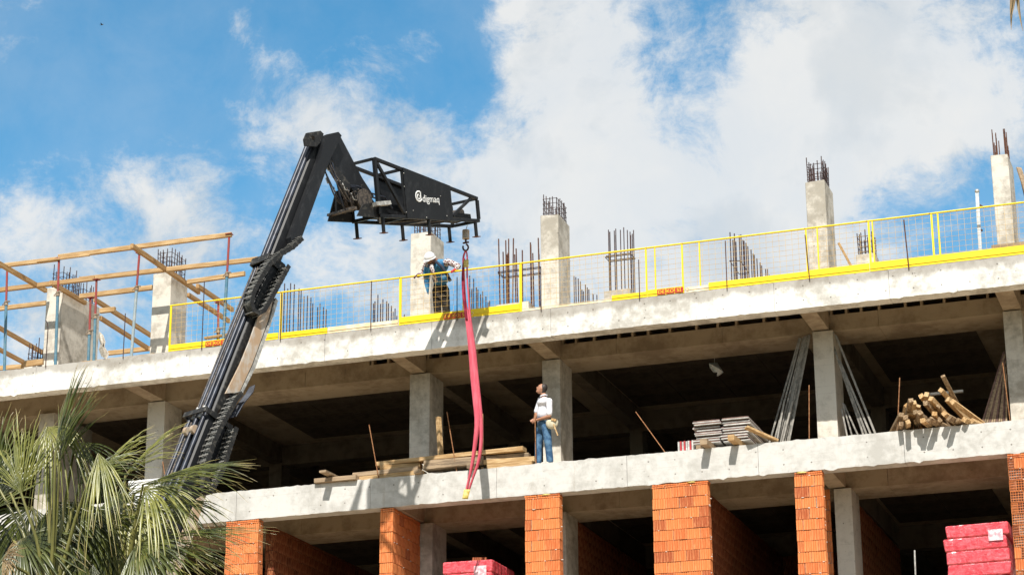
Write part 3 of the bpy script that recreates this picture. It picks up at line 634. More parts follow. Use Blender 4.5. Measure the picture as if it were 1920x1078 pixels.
# ------------------------------------------------------------------ yellow edge protection
def rail_panel(x0, x1, toe, posts, label, sign=None, y=.03, wire='wire'):
    root = empty('guard_rail', (x0, y, RT)); tag(root, label, 'guard rail', 'yellow guard rails along the roof edge')
    zr = 17.62
    MB().tube([(x0 - .03, y, zr), (x1 + .03, y, zr)], .02, 8).build('top_rail', M['yellow'], root)
    for p in posts: MB().box(p[0] - p[1], p[0] + p[1], y - .012, y + .012, RT + .002, zr - .015).build('post', M['yellow'], root)
    mb = MB()
    n = max(2, int((x1 - x0) / .135))
    for i in range(1, n): mb.tube([(x0 + (x1 - x0) * i / n + random.uniform(-.008, .008), y, RT + .1), (x0 + (x1 - x0) * i / n, y, zr)], .0028, 4, cap=False, sm=False)
    for k in range(1, 9): mb.tube([(x0, y + .003, RT + .12 + k * .115), ((x0 + x1) / 2, y + .003, RT + .115 + k * .115), (x1, y + .003, RT + .12 + k * .115)], .003, 4, cap=False, sm=False)
    mb.build('wire_mesh', M[wire], root)
    for (a, b, m, h) in toe:
        q = MB(); q.box(a, b, y - .035, y - .017, RT + .008, RT + h); q.box(a, b, y - .047, y - .035, RT + .06, RT + .066); q.build('toe_board', M[m], root)
    if sign:
        for k, word in enumerate(('DE', 'KO', 'S\u0130')):
            cx = sign + k * .195
            pl = MB().box(cx - .09, cx + .09, y - .05, y - .0472, RT + .022, RT + .138).build('sign_plate', M['red_sign'], root)
            me = text_mesh(word, .105, M['yellow'], .001, .0); o = inst('lettering', me, (cx, y - .0515, RT + .078), pl, (PI / 2, 0, 0)); o.scale = (1.1, .95, 1)
        mb = MB(); cx = sign + 3 * .195 - .02
        for k in range(3):
            a = k * 2.09
            mb.tube([(cx + .035 * math.cos(a + t), y - .049, RT + .08 + .035 * math.sin(a + t)) for t in (0, .5, 1, 1.5)], .006, 5)
        mb.build('sign_emblem', M['cream'], root)
X = lambda px: at(px, 500, 0).x
T = .022
rail_panel(-23.55, -20.8, [(-23.55, -20.8, 'yellow', .165)], [(-23.55, .022)], 'leftmost yellow guard rail beside the left roof column, crossed by the boom', -22.52)
rail_panel(-20.76, -17.9, [(-20.76, -19.6, 'yellow', .15), (-19.59, -18.55, 'cream', .15), (-18.54, -17.9, 'cream', .14)], [(-20.76, .028)], 'yellow guard rail with half yellow half faded toe board, right of the boom')
rail_panel(-17.86, -15.08, [(-17.86, -15.06, 'yellow', .19)], [(-17.86, .03), (-16.38, .008)], 'yellow guard rail with bright toe board under the leaning roof worker', -16.72)
rail_panel(-15.04, -12.2, [(-15.0, -12.98, 'cream', .05), (-12.97, -12.2, 'yellow', .13)], [(-15.04, .028), (-12.2, .018)], 'yellow guard rail without full toe board, between the sling and the starter bars')
rail_panel(-12.17, -11.4, [(-12.17, -11.37, 'yellow', .16)], [(-12.17 + .17, .012), (-11.4, .018)], 'short yellow guard rail with red name plates at the middle of the roof edge', -11.95 + .08)
rail_panel(-11.37, -8.75, [(-11.34, -10.85, 'cream', .12), (-10.84, -8.73, 'yellow', .17)], [(-11.02, .014)], 'yellow guard rail in front of the descending row of starter bars')
rail_panel(-8.72, -7.45, [(-8.72, -7.43, 'yellow', .19)], [(-8.72, .018), (-8.48, .014)], 'yellow guard rail in front of the second column from the right')
rail_panel(-7.42, -6.15, [(-7.42, -6.12, 'yellow', .2)], [(-7.40, .02), (-7.32, .014)], 'yellow guard rail with doubled posts beside the short caged stub')
rail_panel(-6.12, -3.0, [(-6.12, -3.0, 'yellow', .2)], [(-6.10, .02), (-5.97, .016)], 'rightmost yellow guard rail in front of the end column')

# thin upright bars fixed at the roof edge
for px, a, b, z1, lab in ((697, -18.54, 0, 17.61, 'thin dark rod on the roof edge right of the faded toe board'), (1014, -14.56, 0, 17.47, 'thin dark rod on the roof edge just right of the speckled column'),
                       (1198, -12.35, 0, 17.36, 'thin dark rod on the roof edge left of the short name plate rail'), (1361, -10.44, 0, 17.55, 'thin dark rod on the roof edge beside the descending starter bars'),
                       (1516, -8.68, -.05, 17.47, 'thin leaning dark rod in front of the tall right column'), (1700, -6.62, -.04, 17.54, 'rusty rod on the roof edge between the two right columns'),
                       (857, -16.5, 0, 17.46, 'thin dark rod on the roof edge right of the leaning worker'), (380, -22.7, .0, 18.1, 'tall thin dark rod at the left guard rail'),
                       (233, -24.71, 0, 17.55, 'thin dark rod on the roof edge left of the second column'), (87, -26.74, 0, 17.62, 'bent thin rod on the roof edge before the concrete wall'),
                       (527, -20.74, 0, 17.6, 'thin dark rod behind the post right of the boom')):
    mb = MB(); 
    if px == 87: mb.tube([(a, -.02, 16.46), (a, -.02, 17.4), (a - .03, -.02, 17.55), (a - .08, -.02, 17.62)], .012, 6)
    else: mb.tube([(a, -.02, 16.46), (a + b, -.02, z1)], .011 if px not in (1700,) else .014, 6)
    tag(mb.build('edge_rod', M['rebar'] if px in (1700, 1516, 1361) else M['rebar_gray']), lab, 'steel rod', 'upright rods along the roof edge')
for p, q, lab in (((692, 796), (711, 884), 'leaning rusty rod at the left end of the plank stack'), ((838, 772), (857, 884), 'leaning rusty rod in front of the middle of the plank stack'),
               ((1003, 775), (1005, 872), 'upright rusty rod held by the man in the white shirt'), ((1192, 772), (1250, 848), 'strongly leaning rusty rod in the open bay right of the man'),
               ((1517, 722), (1517, 822), 'upright rusty rod left of the right hand storey column'), ((1687, 708), (1682, 806), 'upright rusty rod left of the lumber pile'),
               ((1880, 680), (1894, 787), 'leaning rusty rod in front of the dark board bundle at the right'), ((300 + 5, 870 - 5), (318, 905), 'short rod among the palm leaves')):
    A = at(*p, .05); B = at(*q, .05); B.z = min(B.z, 13.05)
    tag(MB().tube([B, A], .011, 6).build('rust_rod', M['rod']), lab, 'steel rod', 'rusty rods along the lower slab edge')

# ------------------------------------------------------------------ formwork props and timber on the roof
def prop(px0, py0, px1, py1, fr, y, label, mats=('propblue', 'propred')):
    A = at(px0, py0, y); B = at(px1, py1, y); A.z = RT if y < .5 else A.z
    root = empty('steel_prop', A); tag(root, label, 'steel prop', 'steel props under the roof formwork')
    S = A.lerp(B, fr)
    MB().tube([A, S], .036, 10).build('outer_tube', M[mats[0]], root)
    MB().tube([S, B], .027, 10).build('inner_tube', M[mats[1]], root)
    MB().box(A.x - .07, A.x + .07, A.y - .07, A.y + .07, A.z, A.z + .008).build('base_plate', M['nut'], root)
    MB().box(B.x - .075, B.x + .075, B.y - .07, B.y + .07, B.z - .012, B.z).build('head_plate', M['propred'], root)
    nb = MB().tube([S - V((0, 0, .06)), S + V((0, 0, .05))], .05, 10)
    pts = [S + V((.10 * math.cos(t), .05 * math.sin(t), .045 * math.sin(t * 1.3 + .4))) for t in np.linspace(0, 2 * PI, 15)]
    nb.tube(pts, .009, 5); nb.build('collar_nut', M['nut'], root)
prop(8, 699, 13.4, 503, .66, .1, 'blue and red steel prop at the far left edge of the roof')
prop(103.5, 690, 110.7, 485, .67, .1, 'blue and red steel prop in front of the concrete wall')
prop(166, 676, 170, 558, .48, .25, 'short prop with dark blue tube behind its neighbour at the wall', ('propblue', 'propred'))
prop(176, 677, 181, 524, .55, .1, 'blue and red steel prop at the right corner of the concrete wall')
prop(246, 671, 261.5, 474, .66, .1, 'pale grey blue prop with red top between wall and column', ('propgrey', 'propred'))
prop(418, 651, 430, 439, .64, .1, 'rightmost tall blue and red prop beside the boom', ('propblue', 'propred'))
prop(409, 642, 409.5, 567, .3, .6, 'short dark red prop behind the left guard rail', ('rebar', 'propred'))
def timber(A, B, w, h, label, mat='wood', name='timber_beam', cat='timber', group='timber beams of the roof formwork'):
    A, B = V(A), V(B); mb = MB().bar(A, B, w, h, bev=.006)
    return tag(mb.build(name, M[mat]), label, cat, group)
def L_(px0, py0, px1, py1, Y0, Y1, w, h, label, mat='wood'): return timber(at(px0, py0, Y0), at(px1, py1, Y1), w, h, label, mat)
L_(-60, 506, 108, 486, .1, .1, .08, .1, 'front timber beam at the far left of the formwork, left piece')
L_(110, 482, 434, 440, .1, .1, .08, .11, 'long front timber beam reaching the rightmost prop')
L_(70, 491, 168, 478.5, .05, .05, .05, .04, 'thin timber lath under the front beam near the wall')
L_(-60, 551, 178, 522, .95, .95, .08, .11, 'second timber beam passing over the concrete wall top')
L_(150, 524, 484, 486, .98, .98, .08, .11, 'second timber beam passing in front of the column top')
L_(130, 530, 178, 524, .95, .95, .05, .04, 'thin timber lath under the second beam beside the prop head')
L_(-60, 586, 87, 568, 2.1, 2.1, .08, .11, 'third timber beam ending left of the concrete wall')
L_(150, 556, 286, 539, 2.0, 2.0, .08, .12, 'third timber beam between the wall and the column')
L_(352, 529, 459, 513, 2.0, 2.0, .08, .11, 'third timber beam between the column and the boom')
for (p, q, lab) in (((-30, 478), (86, 545), 'cross timber above the left prop running back to the wall'), ((247, 461), (373, 548), 'cross timber over the grey prop running past the column'),
                  ((95, 530), (160, 568), 'cross timber lying against the side of the concrete wall'), ((178, 562), (283, 629), 'upper of two cross timbers between wall and column'),
                  ((188, 596), (279, 654), 'lower of two cross timbers between wall and column'), ((-30, 598), (80, 661), 'upper cross timber at the far left behind the first prop'),
                  ((-30, 640), (46, 680), 'lower cross timber at the far left behind the first prop'), ((353, 553), (429, 602), 'lower cross timber between column and boom'),
                  ((370, 536), (436, 581), 'upper cross timber between column and boom')):
    timber(atZ(*p, 18.9), atZ(*q, 18.9), .08, .11, lab, 'wood_y')
L_(204, 662, 283, 653, 6.5, 6.5, .08, .12, 'far low timber beam right of the concrete wall')
L_(-40, 693, 82, 684, 6.5, 6.5, .08, .12, 'far low timber beam at the left edge of the picture')
L_(188, 583, 216, 580, 2.4, 2.4, .08, .12, 'short timber block between the wall and the cross timbers')
L_(45, 683, 81, 678, 1.2, 1.2, .06, .14, 'timber board at the foot of the short column stub')
timber((-25.9, .2, 16.54), (-24.0, .2, 16.54), .1, .05, 'flat timber board on the roof slab between the props', 'wood')
timber((-22.9, .5, 16.9), (-21.6, .5, 16.95), .1, .05, 'flat timber board behind the left guard rail', 'wood')
timber(at(1573, 457, .8), at(1603, 512, .8), .12, .05, 'orange plank leaning behind the rail right of the tall column', 'wood', 'leaning_plank', 'plank', None)
timber((-5.1, 1.5, 17.22), (-3.8, 1.5, 17.22), .1, .13, 'dark timber sill at the foot of the end column', 'wood_old', 'timber_sill', 'timber', None)
timber((-4.45, 1.9, 19.1), (-3.9, 1.3, 16.6), .12, .04, 'pale board leaning against the end column', 'wood_old', 'leaning_plank', 'plank', None)
timber((-4.42, 2.2, 18.9), (-4.1, 1.9, 16.6), .1, .04, 'dark board leaning behind the end column', 'panel_face', 'leaning_plank', 'plank', None)
gp = empty('galvanised_post', at(1839, 480, .3)); tag(gp, 'galvanised metal upright with hooks on the roof near the end column', 'post')
MB().bar(at(1839, 485, .3), at(1832, 362, .3), .07, .05, up=(0, 1, 0)).build('shaft', M['galv'], gp)
MB().ball(at(1832, 359, .3), .05, 10, 6).build('cap', M['steel'], gp)
for py in (385, 430): MB().bar(at(1837, py, .3), at(1842, py + 3, .3), .03, .04).build('hook', M['rebar_gray'], gp)
# crumpled sheet by the props
rnd = random.Random(5); mb = MB(); pts = [(186, 622), (192, 628), (196, 640), (190, 650), (196, 655), (203, 662), (198, 673), (190, 668), (185, 655), (188, 645), (184, 632)]
vs = [at(x, y, .15 + rnd.uniform(-.08, .08)) for x, y in pts]; c = at(192, 648, .05); n = len(vs)
back = [v + V((.01, .03, 0)) for v in vs]
mb.add(vs + [c] + back + [c + V((0, .1, 0))], [(i, (i + 1) % n, n) for i in range(n)] + [(n + 1 + (i + 1) % n, n + 1 + i, 2 * n + 1) for i in range(n)] + [(i, n + 1 + i, n + 1 + (i + 1) % n, (i + 1) % n) for i in range(n)])
tag(mb.build('crumpled_sheet', M['rag']), 'crumpled tan sheet hanging beside the prop at the wall corner', 'sheet')

# ------------------------------------------------------------------ lower slab: planks, panels, lumber, boards
LT = 13.094
def plank(x0, x1, y, z, w, h, label, mat='wood', dz=0, dy=0, group='planks stacked on the lower slab edge'):
    y += .04; j1, j2, j3 = random.uniform(-.03, .03), random.uniform(-.05, .05), random.uniform(-.006, .008)
    return timber((x0 + j1, y + j2, z + h / 2 + .002), (x1 + j1, y - j2 + dy, z + h / 2 + dz + j3), w, h, label, mat, 'plank', 'plank', group)
plank(-19.82, -18.83, .02, LT + .002, .3, .10, 'lone plank at the left end of the plank stack', 'wood_old', -.0)
plank(-18.9, -17.3, .15, LT + .002, .28, .10, 'bottom left plank of the plank stack', 'wood')
plank(-18.95, -17.4, .15, LT + .105, .24, .095, 'second plank up at the left of the plank stack', 'wood_old')
plank(-18.35, -17.45, .18, LT + .203, .22, .10, 'third plank up at the left of the plank stack', 'wood')
plank(-17.3, -15.95, .10, LT + .1, .3, .10, 'weathered middle plank just above the slab', 'wood_old')
plank(-17.25, -15.9, .14, LT + .205, .28, .10, 'knotted middle plank under the long top plank', 'wood_old')
plank(-18.42, -15.0, .16, LT + .31, .25, .095, 'long pale plank on top of the stack', 'wood', .02)
plank(-18.15, -17.7, .42, LT + .41, .2, .04, 'thin loose board lying on the stack top at the left', 'wood', .0)
plank(-15.85, -14.85, .18, LT + .002, .28, .10, 'bottom right plank beside the standing man', 'wood')
plank(-15.95, -14.83, .18, LT + .105, .26, .10, 'second plank up beside the standing man', 'wood')
plank(-15.9, -14.95, .2, LT + .208, .2, .10, 'shaded plank under the right end of the long top plank', 'wood_old')
timber((-17.38, -.12, LT + .05), (-17.38, .9, LT + .05), .14, .095, 'bearer block sticking out left under the plank stack', 'wood_old', 'timber_block', 'timber block', 'bearers under the plank stack')
timber((-16.15, -.14, LT + .055), (-16.15, .9, LT + .055), .15, .1, 'bearer block sticking out behind the sling end', 'wood_old', 'timber_block', 'timber block', 'bearers under the plank stack')
timber((-19.45, -.42, LT + .16), (-19.35, .9, LT + .14), .16, .05, 'board sticking out over the edge on the lone left plank', 'wood_old', 'timber_block', 'timber block')
timber(at(822, 782, .75), at(828, 880, .7), .10, .09, 'pale upright timber post behind the plank stack', 'wood', 'timber_post', 'timber post', 'upright posts behind the plank stack')
timber(at(903.5, 776, .75), at(904.5, 880, .7), .05, .05, 'thin upright timber post behind the sling', 'wood', 'timber_post', 'timber post', 'upright posts behind the plank stack')
# stack of formwork panels
z = LT + .13; k = 0
order = ['lowest', 'second', 'third', 'fourth', 'fifth', 'sixth', 'seventh', 'eighth', 'topmost']
for lay in range(9):
    for side in (0, 1):
        x0 = -11.28 if side == 0 else -10.69; x1 = -10.70 if side == 0 else -10.12
        j = random.uniform(-.05, .05); root = empty('formwork_panel', (x0 + j, .15, z))
        tag(root, '%s grey formwork panel of the %s column in the panel stack' % (order[lay], ('left', 'right')[side]), 'formwork panel', 'formwork panels stacked on the lower slab')
        yj = random.uniform(-.03, .05); dz = random.uniform(-.004, .004)
        MB().box(x0 + j, x1 + j, .12 + yj, 2.0, z + .006, z + .026 + dz).build('edge_frame', M['panel_edge'], root)
        MB().box(x0 + j + .01, x1 + j - .01, .135 + yj, 1.98, z + .028 + dz, z + .052).build('board', M['panel_face'], root)
    z += .057
timber((-10.98, -.34, LT + .06), (-10.92, 1.2, LT + .06), .15, .12, 'round ended grey timber under the panel stack', 'wood_old', 'timber_block', 'timber block', 'bearers under the panel stack')
timber((-10.40, -.34, LT + .09), (-10.30, 1.2, LT + .065), .14, .12, 'orange timber sticking out under the panel stack', 'wood', 'timber_block', 'timber block', 'bearers under the panel stack')
timber((-11.18, .0, LT + .05), (-11.1, 1.2, LT + .05), .1, .08, 'small pale timber end left of the panel stack', 'wood_old', 'timber_block', 'timber block', 'bearers under the panel stack')
timber((-10.1, -.25, LT + .30), (-9.55, .12, LT + .05), .16, .05, 'orange board slanting down at the right end of the panel stack', 'wood', 'leaning_plank', 'plank')
for i in range(8):
    x = -11.68 + i * .042
    tag(MB().box(x, x + .034, .25 + .01 * (i % 3), 1.0, LT + .03, LT + .26 + .01 * (i % 2)).build('edge_board', M['reddark' if i in (1, 3, 6) else 'panel_edge']),
        ['outermost left grey', 'left red', 'grey, between the two left red', 'middle red', 'grey, right of the middle red', 'grey, left of the last red', 'right red', 'grey, nearest the panels,'][i] + ' board standing on edge left of the panel stack', 'board', 'red boards left of the panel stack' if i in (1, 3, 6) else 'grey boards left of the panel stack')
tag(MB().box(-11.7, -11.3, .22, 1.0, LT + .001, LT + .028).build('base_board', M['panel_face']), 'thin board under the red and grey boards on edge', 'board')
# stack of pale boards behind the palm
for i in range(8):
    tag(MB().box(-24.45 + random.uniform(-.03, .03), -23.6, .1, 1.0, LT + .01 + i * .062, LT + .055 + i * .062).build('pale_board', M['white']), '%s pale board of the stack half hidden by the palm' % order[i if i < 7 else 8], 'board', 'pale boards behind the palm')
# lumber pile
ends = [(1690, 777, 'l'), (1698, 782, ''), (1700, 760, 'l'), (1708, 750, ''), (1714, 754, ''), (1720, 760, ''), (1727, 742, ''), (1737, 739, ''), (1745, 747, ''), (1764, 731, 'r'), (1768, 705, 'T'), (1776, 748, 'r'), (1786, 753, 'r'),
        (1758, 760, ''), (1752, 775, ''), (1706, 775, ''), (1703, 795, ''), (1690, 796, ''), (1730, 794, ''), (1742, 787, ''), (1761, 787, ''), (1718, 790, ''), (1737, 798, ''), (1780, 788, ''), (1725, 773, ''), (1744, 765, ''), (1808, 791, 'f'), (1822, 789, 'f'), (1793, 794, 'f'), (1716, 772, ''), (1770, 775, ''), (1735, 755, '')]
rnd = random.Random(11)
for i, (px, py, fl) in enumerate(ends):
    y0 = rnd.uniform(-.42, .12) if py > 740 else rnd.uniform(-.15, .05)
    A = at(px, py, y0); A.z = max(A.z, LT + .07)
    Ld = rnd.uniform(1.0, 2.0); bz = LT + .06 + max(0, (A.z - LT - .06)) * (rnd.uniform(0, .5) if fl != 'T' else .0)
    dx = {'l': -.55, 'r': .42, 'T': .12, 'f': .5}.get(fl, rnd.uniform(-.4, .4))
    B = V((A.x + dx, A.y + Ld, bz + rnd.uniform(0, .08)))
    if fl == 'T': B = V((A.x + .35, A.y + 1.1, LT + .1))
    roll = rnd.uniform(-.75, .75)
    side = 'left' if px < 1725 else 'right' if px > 1758 else 'middle'; hgt = 'upper' if py < 752 else 'lowest' if py > 785 else 'central'
    lab = {10: 'timber standing highest out of the lumber pile', 9: 'timber with a pale square end just below the highest one', 26: 'loose timber lying right of the lumber pile', 27: 'rightmost loose timber beside the lumber pile', 28: 'loose timber at the right foot of the lumber pile', 0: 'leftmost timber of the lumber pile, leaning outward'}.get(i, 'square timber with its sawn end out in the %s %s part of the lumber pile' % (hgt, side))
    sz = rnd.choice([(.095, .095), (.10, .085), (.09, .10), (.13, .055), (.085, .085)]); mb = MB().bar(A, B, *sz, up=(math.sin(roll), 0, math.cos(roll)), bev=.004)
    tag(mb.build('square_timber', M[rnd.choice(['lumber', 'lumber', 'lumber_old', 'lumber', 'lumber_old'])]), lab, 'timber', 'square timbers of the lumber pile')
# boards leaning against the columns
M['batten'] = mat_simple('grey_batten', (.10, .095, .085), (.27, .25, .22), .8, scale=9, rand=((.42, .40, .36), .5), spec=.2)
def lean(pt, pb, y0, y1, w, label, group, mat='batten'):
    A = at(*pt, y0); B = at(*pb, y1)
    B = B + (B - A) * ((B.z - LT - .012) / (A.z - B.z))
    tag(MB().bar(B, A, w, .03, up=(0, 1, .2)).build('leaning_board', M[mat]), label, 'board', group)
rnd = random.Random(3)
for i, (bx, tx, w) in enumerate(((1444, 1499, .06), (1452, 1502, .05), (1459, 1507, .06), (1464, 1510, .05), (1468, 1512, .055), (1472, 1515, .05), (1477, 1517, .06), (1480, 1519, .05))):
    lean((tx, 634 - (tx - 1499) * .3, ), (bx, 826), 1.68, 1.52 - .02 * (i % 3), w * .62, ['leftmost', 'second', 'third', 'fourth', 'fifth', 'sixth', 'seventh', 'rightmost'][i] + ' board from the left in the bundle leaning left of the right hand column', 'boards leaning left of the column')
lean((1471, 750), (1457, 826), 1.45, 1.4, .035, 'short board leaning in front of the left bundle', 'short boards leaning left of the column')
lean((1486, 752), (1468, 826), 1.45, 1.42, .035, 'second short board leaning in front of the left bundle', 'short boards leaning left of the column')
for i, (bx, tx, ty) in enumerate(((1618, 1563, 650), (1624, 1568, 665), (1632, 1574, 675), (1641, 1567, 628))):
    lean((tx, ty), (bx, 812), 1.68, 1.6, .04, ['first', 'second', 'third', 'longest'][i] + ' grey board leaning right of the right hand column', 'boards leaning right of the column')
for i, (bx, tx, ty) in enumerate(((1588, 1578, 765), (1597, 1580, 755), (1608, 1583, 758))):
    lean((tx, ty), (bx, 814), 1.6, 1.5, .03, ['left', 'middle', 'right'][i] + ' short thin board at the foot of the right hand column', 'short boards at the column foot')
for i in range(11):
    lean((1884 + rnd.uniform(-3, 3), 660 + i * 4), (1841 + i * 4.6, 795), 1.9, 1.8, .035, ['first','second','third','fourth','fifth','sixth','seventh','eighth','ninth','tenth','last'][i] + ' dark board from the left in the shaded bundle at the right edge', 'dark boards leaning at the right edge', 'panel_face' if i % 3 == 0 else 'wood_old')
# torn sheet hanging from the ceiling and a strip lying behind the lumber
P = [at(1329, 681, 3), at(1343, 680, 3.1), at(1350, 692, 2.9), at(1354, 698, 3.0), at(1344, 705, 3.1), (at(1345, 698, 3.0)), at(1338, 698, 2.95), at(1331, 690, 3.1)]
mb = MB(); n = len(P); mb.add(P + [p + V((.02, .05, .01)) for p in P], [tuple(range(n - 1, -1, -1)), tuple(range(n, 2 * n))] + [(i, (i + 1) % n, n + (i + 1) % n, n + i) for i in range(n)])
mb.tube([at(1340, 684, 3.05), V((at(1340, 684, 3.05).x, 3.05, 16.36))], .003, 4)
m, t, b, oc = newmat('white_film'); b.inputs['Base Color'].default_value = (.8, .8, .78, 1); b.inputs['Roughness'].default_value = .4; M['film'] = m
tag(mb.build('torn_sheet', M['film']), 'torn white plastic scrap hanging in the dark bay', 'plastic scrap')
tag(MB().bar(at(1735, 740, 2.4), at(1806, 733, 2.4), .05, .08, up=(0, 1, 0)).build('pale_strip', M['panel_edge']), 'pale metal strip lying behind the lumber pile', 'metal strip')

# ------------------------------------------------------------------ pallets of bricks in red wrap
def pallet(x0, x1, y0, y1, z0, z1, layers, label, seed):
    rnd = random.Random(seed); root = empty('brick_pallet', ((x0 + x1) / 2, (y0 + y1) / 2, z0)); tag(root, label, 'brick pallet', 'pallets of wrapped bricks')
    MB().box(x0, x1, y0, y1, z0, z0 + .12).build('wooden_pallet', M['wood_old'], root)
    h = (z1 - z0 - .12) / layers
    for k in range(layers):
        a = z0 + .12 + k * h; sx = rnd.uniform(-.045, .045); tw = rnd.uniform(-.03, .03); tl = rnd.uniform(-.012, .012); mb = MB()
        per = []
        r = .02
        def outline(s):
            pts = []
            for (cx, cy, an) in ((x1 - r, y1 - r, 0), (x0 + r, y1 - r, 90), (x0 + r, y0 + r, 180), (x1 - r, y0 + r, 270)):
                for q in range(3):
                    t_ = math.radians(an + q * 45); pts.append((cx + sx + r * math.cos(t_) * s, cy + r * math.sin(t_) * s))
                nx_ = {0: (x0 + r, y1), 90: (x0, y0 + r), 180: (x1 - r, y0), 270: (x1, y1 - r)}[an]
                px_, py_ = pts[-1]
                for q in range(1, 14):
                    f = q / 14; fl = .010 if q % 2 else -.004; pts.append((px_ + (nx_[0] + sx - px_) * f + (fl if an in (270,) else -fl if an == 90 else 0), py_ + (nx_[1] - py_) * f + (-fl if an == 180 else 0) + rnd.uniform(-.003, .003)))
            return pts
        base = outline(1); n = len(base); vs = []
        for j, (f, ins) in enumerate(((0.02, .03), (.12, .004), (.5, .0), (.9, .0), (.985, .02), (.99, .12))):
            cx, cy = (x0 + x1) / 2 + sx, (y0 + y1) / 2
            for (x, y) in base: vs.append((x + (cx - x) * ins * 1.2 + rnd.uniform(-.003, .003) + tw * (f - .5), y + (cy - y) * ins * 1.2 + rnd.uniform(-.003, .003), a + h * f + tl * (x - x0)))
        fs = [tuple(range(n - 1, -1, -1)), tuple(5 * n + i for i in range(n))]
        for j in range(5):
            for i in range(n): fs.append((j * n + i, j * n + (i + 1) % n, (j + 1) * n + (i + 1) % n, (j + 1) * n + i))
        mb.add(vs, fs, 0, False); mb.build('wrapped_layer', M['wrap'], root)
    MB().box(x1 - .36, x1 - .08, y0 - .032, y0 - .030, z1 - .36, z1 - .14).build('label_glare', M['film_glare'], root)  # label patch with the glare of the wrap painted in
    return root
pallet(-16.9, -15.78, .1, 1.5, 9.7, 11.17, 5, 'red wrapped brick pallet low between two piers, loose brick on top', 1)
pallet(-6.30, -5.08, .15, 1.25, 9.7, 11.12, 5, 'red wrapped brick pallet stacked high at the lower right', 2)
pb = inst('loose_brick', brick_mesh('f', .3, .2, .09), (-16.15, .45, 11.225), None, (0, 0, .3)); tag(pb, 'loose orange brick on top of the middle red pallet', 'brick')
tag(MB().bar((-15.55, .4, 9.7), (-15.5, .4, 10.75), .05, .05).build('timber_post', M['wood_old']), 'short timber upright right of the middle red pallet', 'timber post')
tag(MB().tube([(-6.95, .3, 9.7), (-6.92, .3, 10.72)], .018, 6).build('edge_rod', M['steel']), 'short pale rod in the opening left of the right red pallet', 'steel rod')

# ------------------------------------------------------------------ crane boom with lattice jib
J0 = V((-16.68973, -4.0, 17.52768)); JU = V((.39567, .89092, .22294)); JW = V((-.91836, .38585, .08793)); JN = V((-.00769, -.23953, .97086))
JL, JWd, H0, H1, LEG = 2.9935, .778, 1.1835, .4777, .35
crane = empty('crane_boom', V((-20.6, -12.3, 0))); tag(crane, 'black telescopic crane boom with a lattice jib reaching over the roof edge', 'crane')
def J(a, w, h): return J0 + JU * (JL * a) + JW * (JWd * w) + JN * h
def Ht(a): return H0 + (H1 - H0) * a
jib = MB()
tb = .07
for w in (0, 1):
    MB().bar(J(0, w, 0), J(1, w, 0), tb, tb, up=JN, bev=.008).build('bottom_chord', M['black'], crane)
    MB().bar(J(0, w, H0), J(1, w, H1), tb, tb, up=JN, bev=.008).build('top_chord', M['black'], crane)
    for a in (0, .26, .71, 1): MB().bar(J(a, w, tb / 2), J(a, w, Ht(a) - tb / 2), tb * (1.3 if a == 0 else .9), tb, up=JU, bev=.008).build('upright', M['black'], crane)
    MB().bar(J(.02, w, H0 - .08), J(.25, w, .08), tb * .8, tb * .8, up=JN).build('diagonal_brace', M['black'], crane)
    MB().bar(J(.73, w, .08), J(.93, w, Ht(.93) - .06), tb * .8, tb * .8, up=JN).build('diagonal_brace', M['black'], crane)
for a in (0, .26, .5, .71, 1): MB().bar(J(a, 0.05, 0), J(a, .95, 0), tb * .9, tb * .9, up=JN).build('bottom_strut', M['black'], crane)
for a in (0, .26, .71, 1): MB().bar(J(a, 0.05, Ht(a)), J(a, .95, Ht(a)), tb * .8, tb * .8, up=JN).build('top_strut', M['black'], crane)
MB().bar(J(.02, .05, 0), J(.25, .95, 0), .04, .04).build('bottom_brace', M['grease'], crane)
MB().bar(J(.28, .95, 0), J(.5, .05, 0), .04, .04).build('bottom_brace', M['grease'], crane)
MB().bar(J(.5, .95, 0), J(.7, .05, 0), .04, .04).build('bottom_brace', M['grease'], crane)
for w, nm in ((-.06, 'side_panel'), (1.06, 'side_panel')):
    q = MB(); e = JW * .008
    P4 = [J(.255, w, -.03), J(.715, w, -.03), J(.715, w, Ht(.715) + .03), J(.255, w, Ht(.255) + .03)]
    q.hexa([P4[0] - e, P4[1] - e, P4[1] + e, P4[0] + e, P4[3] - e, P4[2] - e, P4[2] + e, P4[3] + e])
    pn = q.build(nm, M['black'], crane)
    if w < 0: panel = pn
for k, (px, py) in enumerate(((757, 325), (758, 350), (762, 398), (812, 372), (838, 405), (800, 408), (826, 368), (775, 395))):
    c = onplane(px, py, J(.5, -.06, 0) - JW * .012, JW); MB().ball(c, .012, 6, 4).build('bolt', M['steel'], panel)
# writing and emblem on the side panel
nrm = -JW; ex = JU.copy(); ey = JN.copy()
c0 = onplane(808, 373.8, J(.5, -.06, 0) - JW * .012, JW)
chord = (J(1, 0, (H1) * .55) - J(0, 0, H0 * .32)).normalized()
ex = JU; ey = JN
me = text_mesh('digmaq', .30, M['white'], .002, .001)
o = bpy.data.objects.new('lettering', me); link(o, panel)
R3 = Matrix((ex, ey, nrm)).transposed(); o.matrix_local = Matrix.Translation(c0 - OFF[crane.name]) @ R3.to_4x4() @ Matrix.Diagonal((.60, .70, 1, 1))
ce = onplane(785.5, 368.5, J(.5, -.06, 0) - JW * .014, JW)
q = MB()
def P2(x, y): return ce + ex * x * .86 + ey * y
arc = [P2(.105 * math.cos(t), .105 * math.sin(t)) for t in np.linspace(math.radians(55), math.radians(330), 18)]
q.ribbon(arc, [(p - ce).normalized() * .017 for p in arc], .004)
arc = [P2(.05 * math.cos(t) - .0, .05 * math.sin(t) - .01) for t in np.linspace(math.radians(100), math.radians(400), 14)]
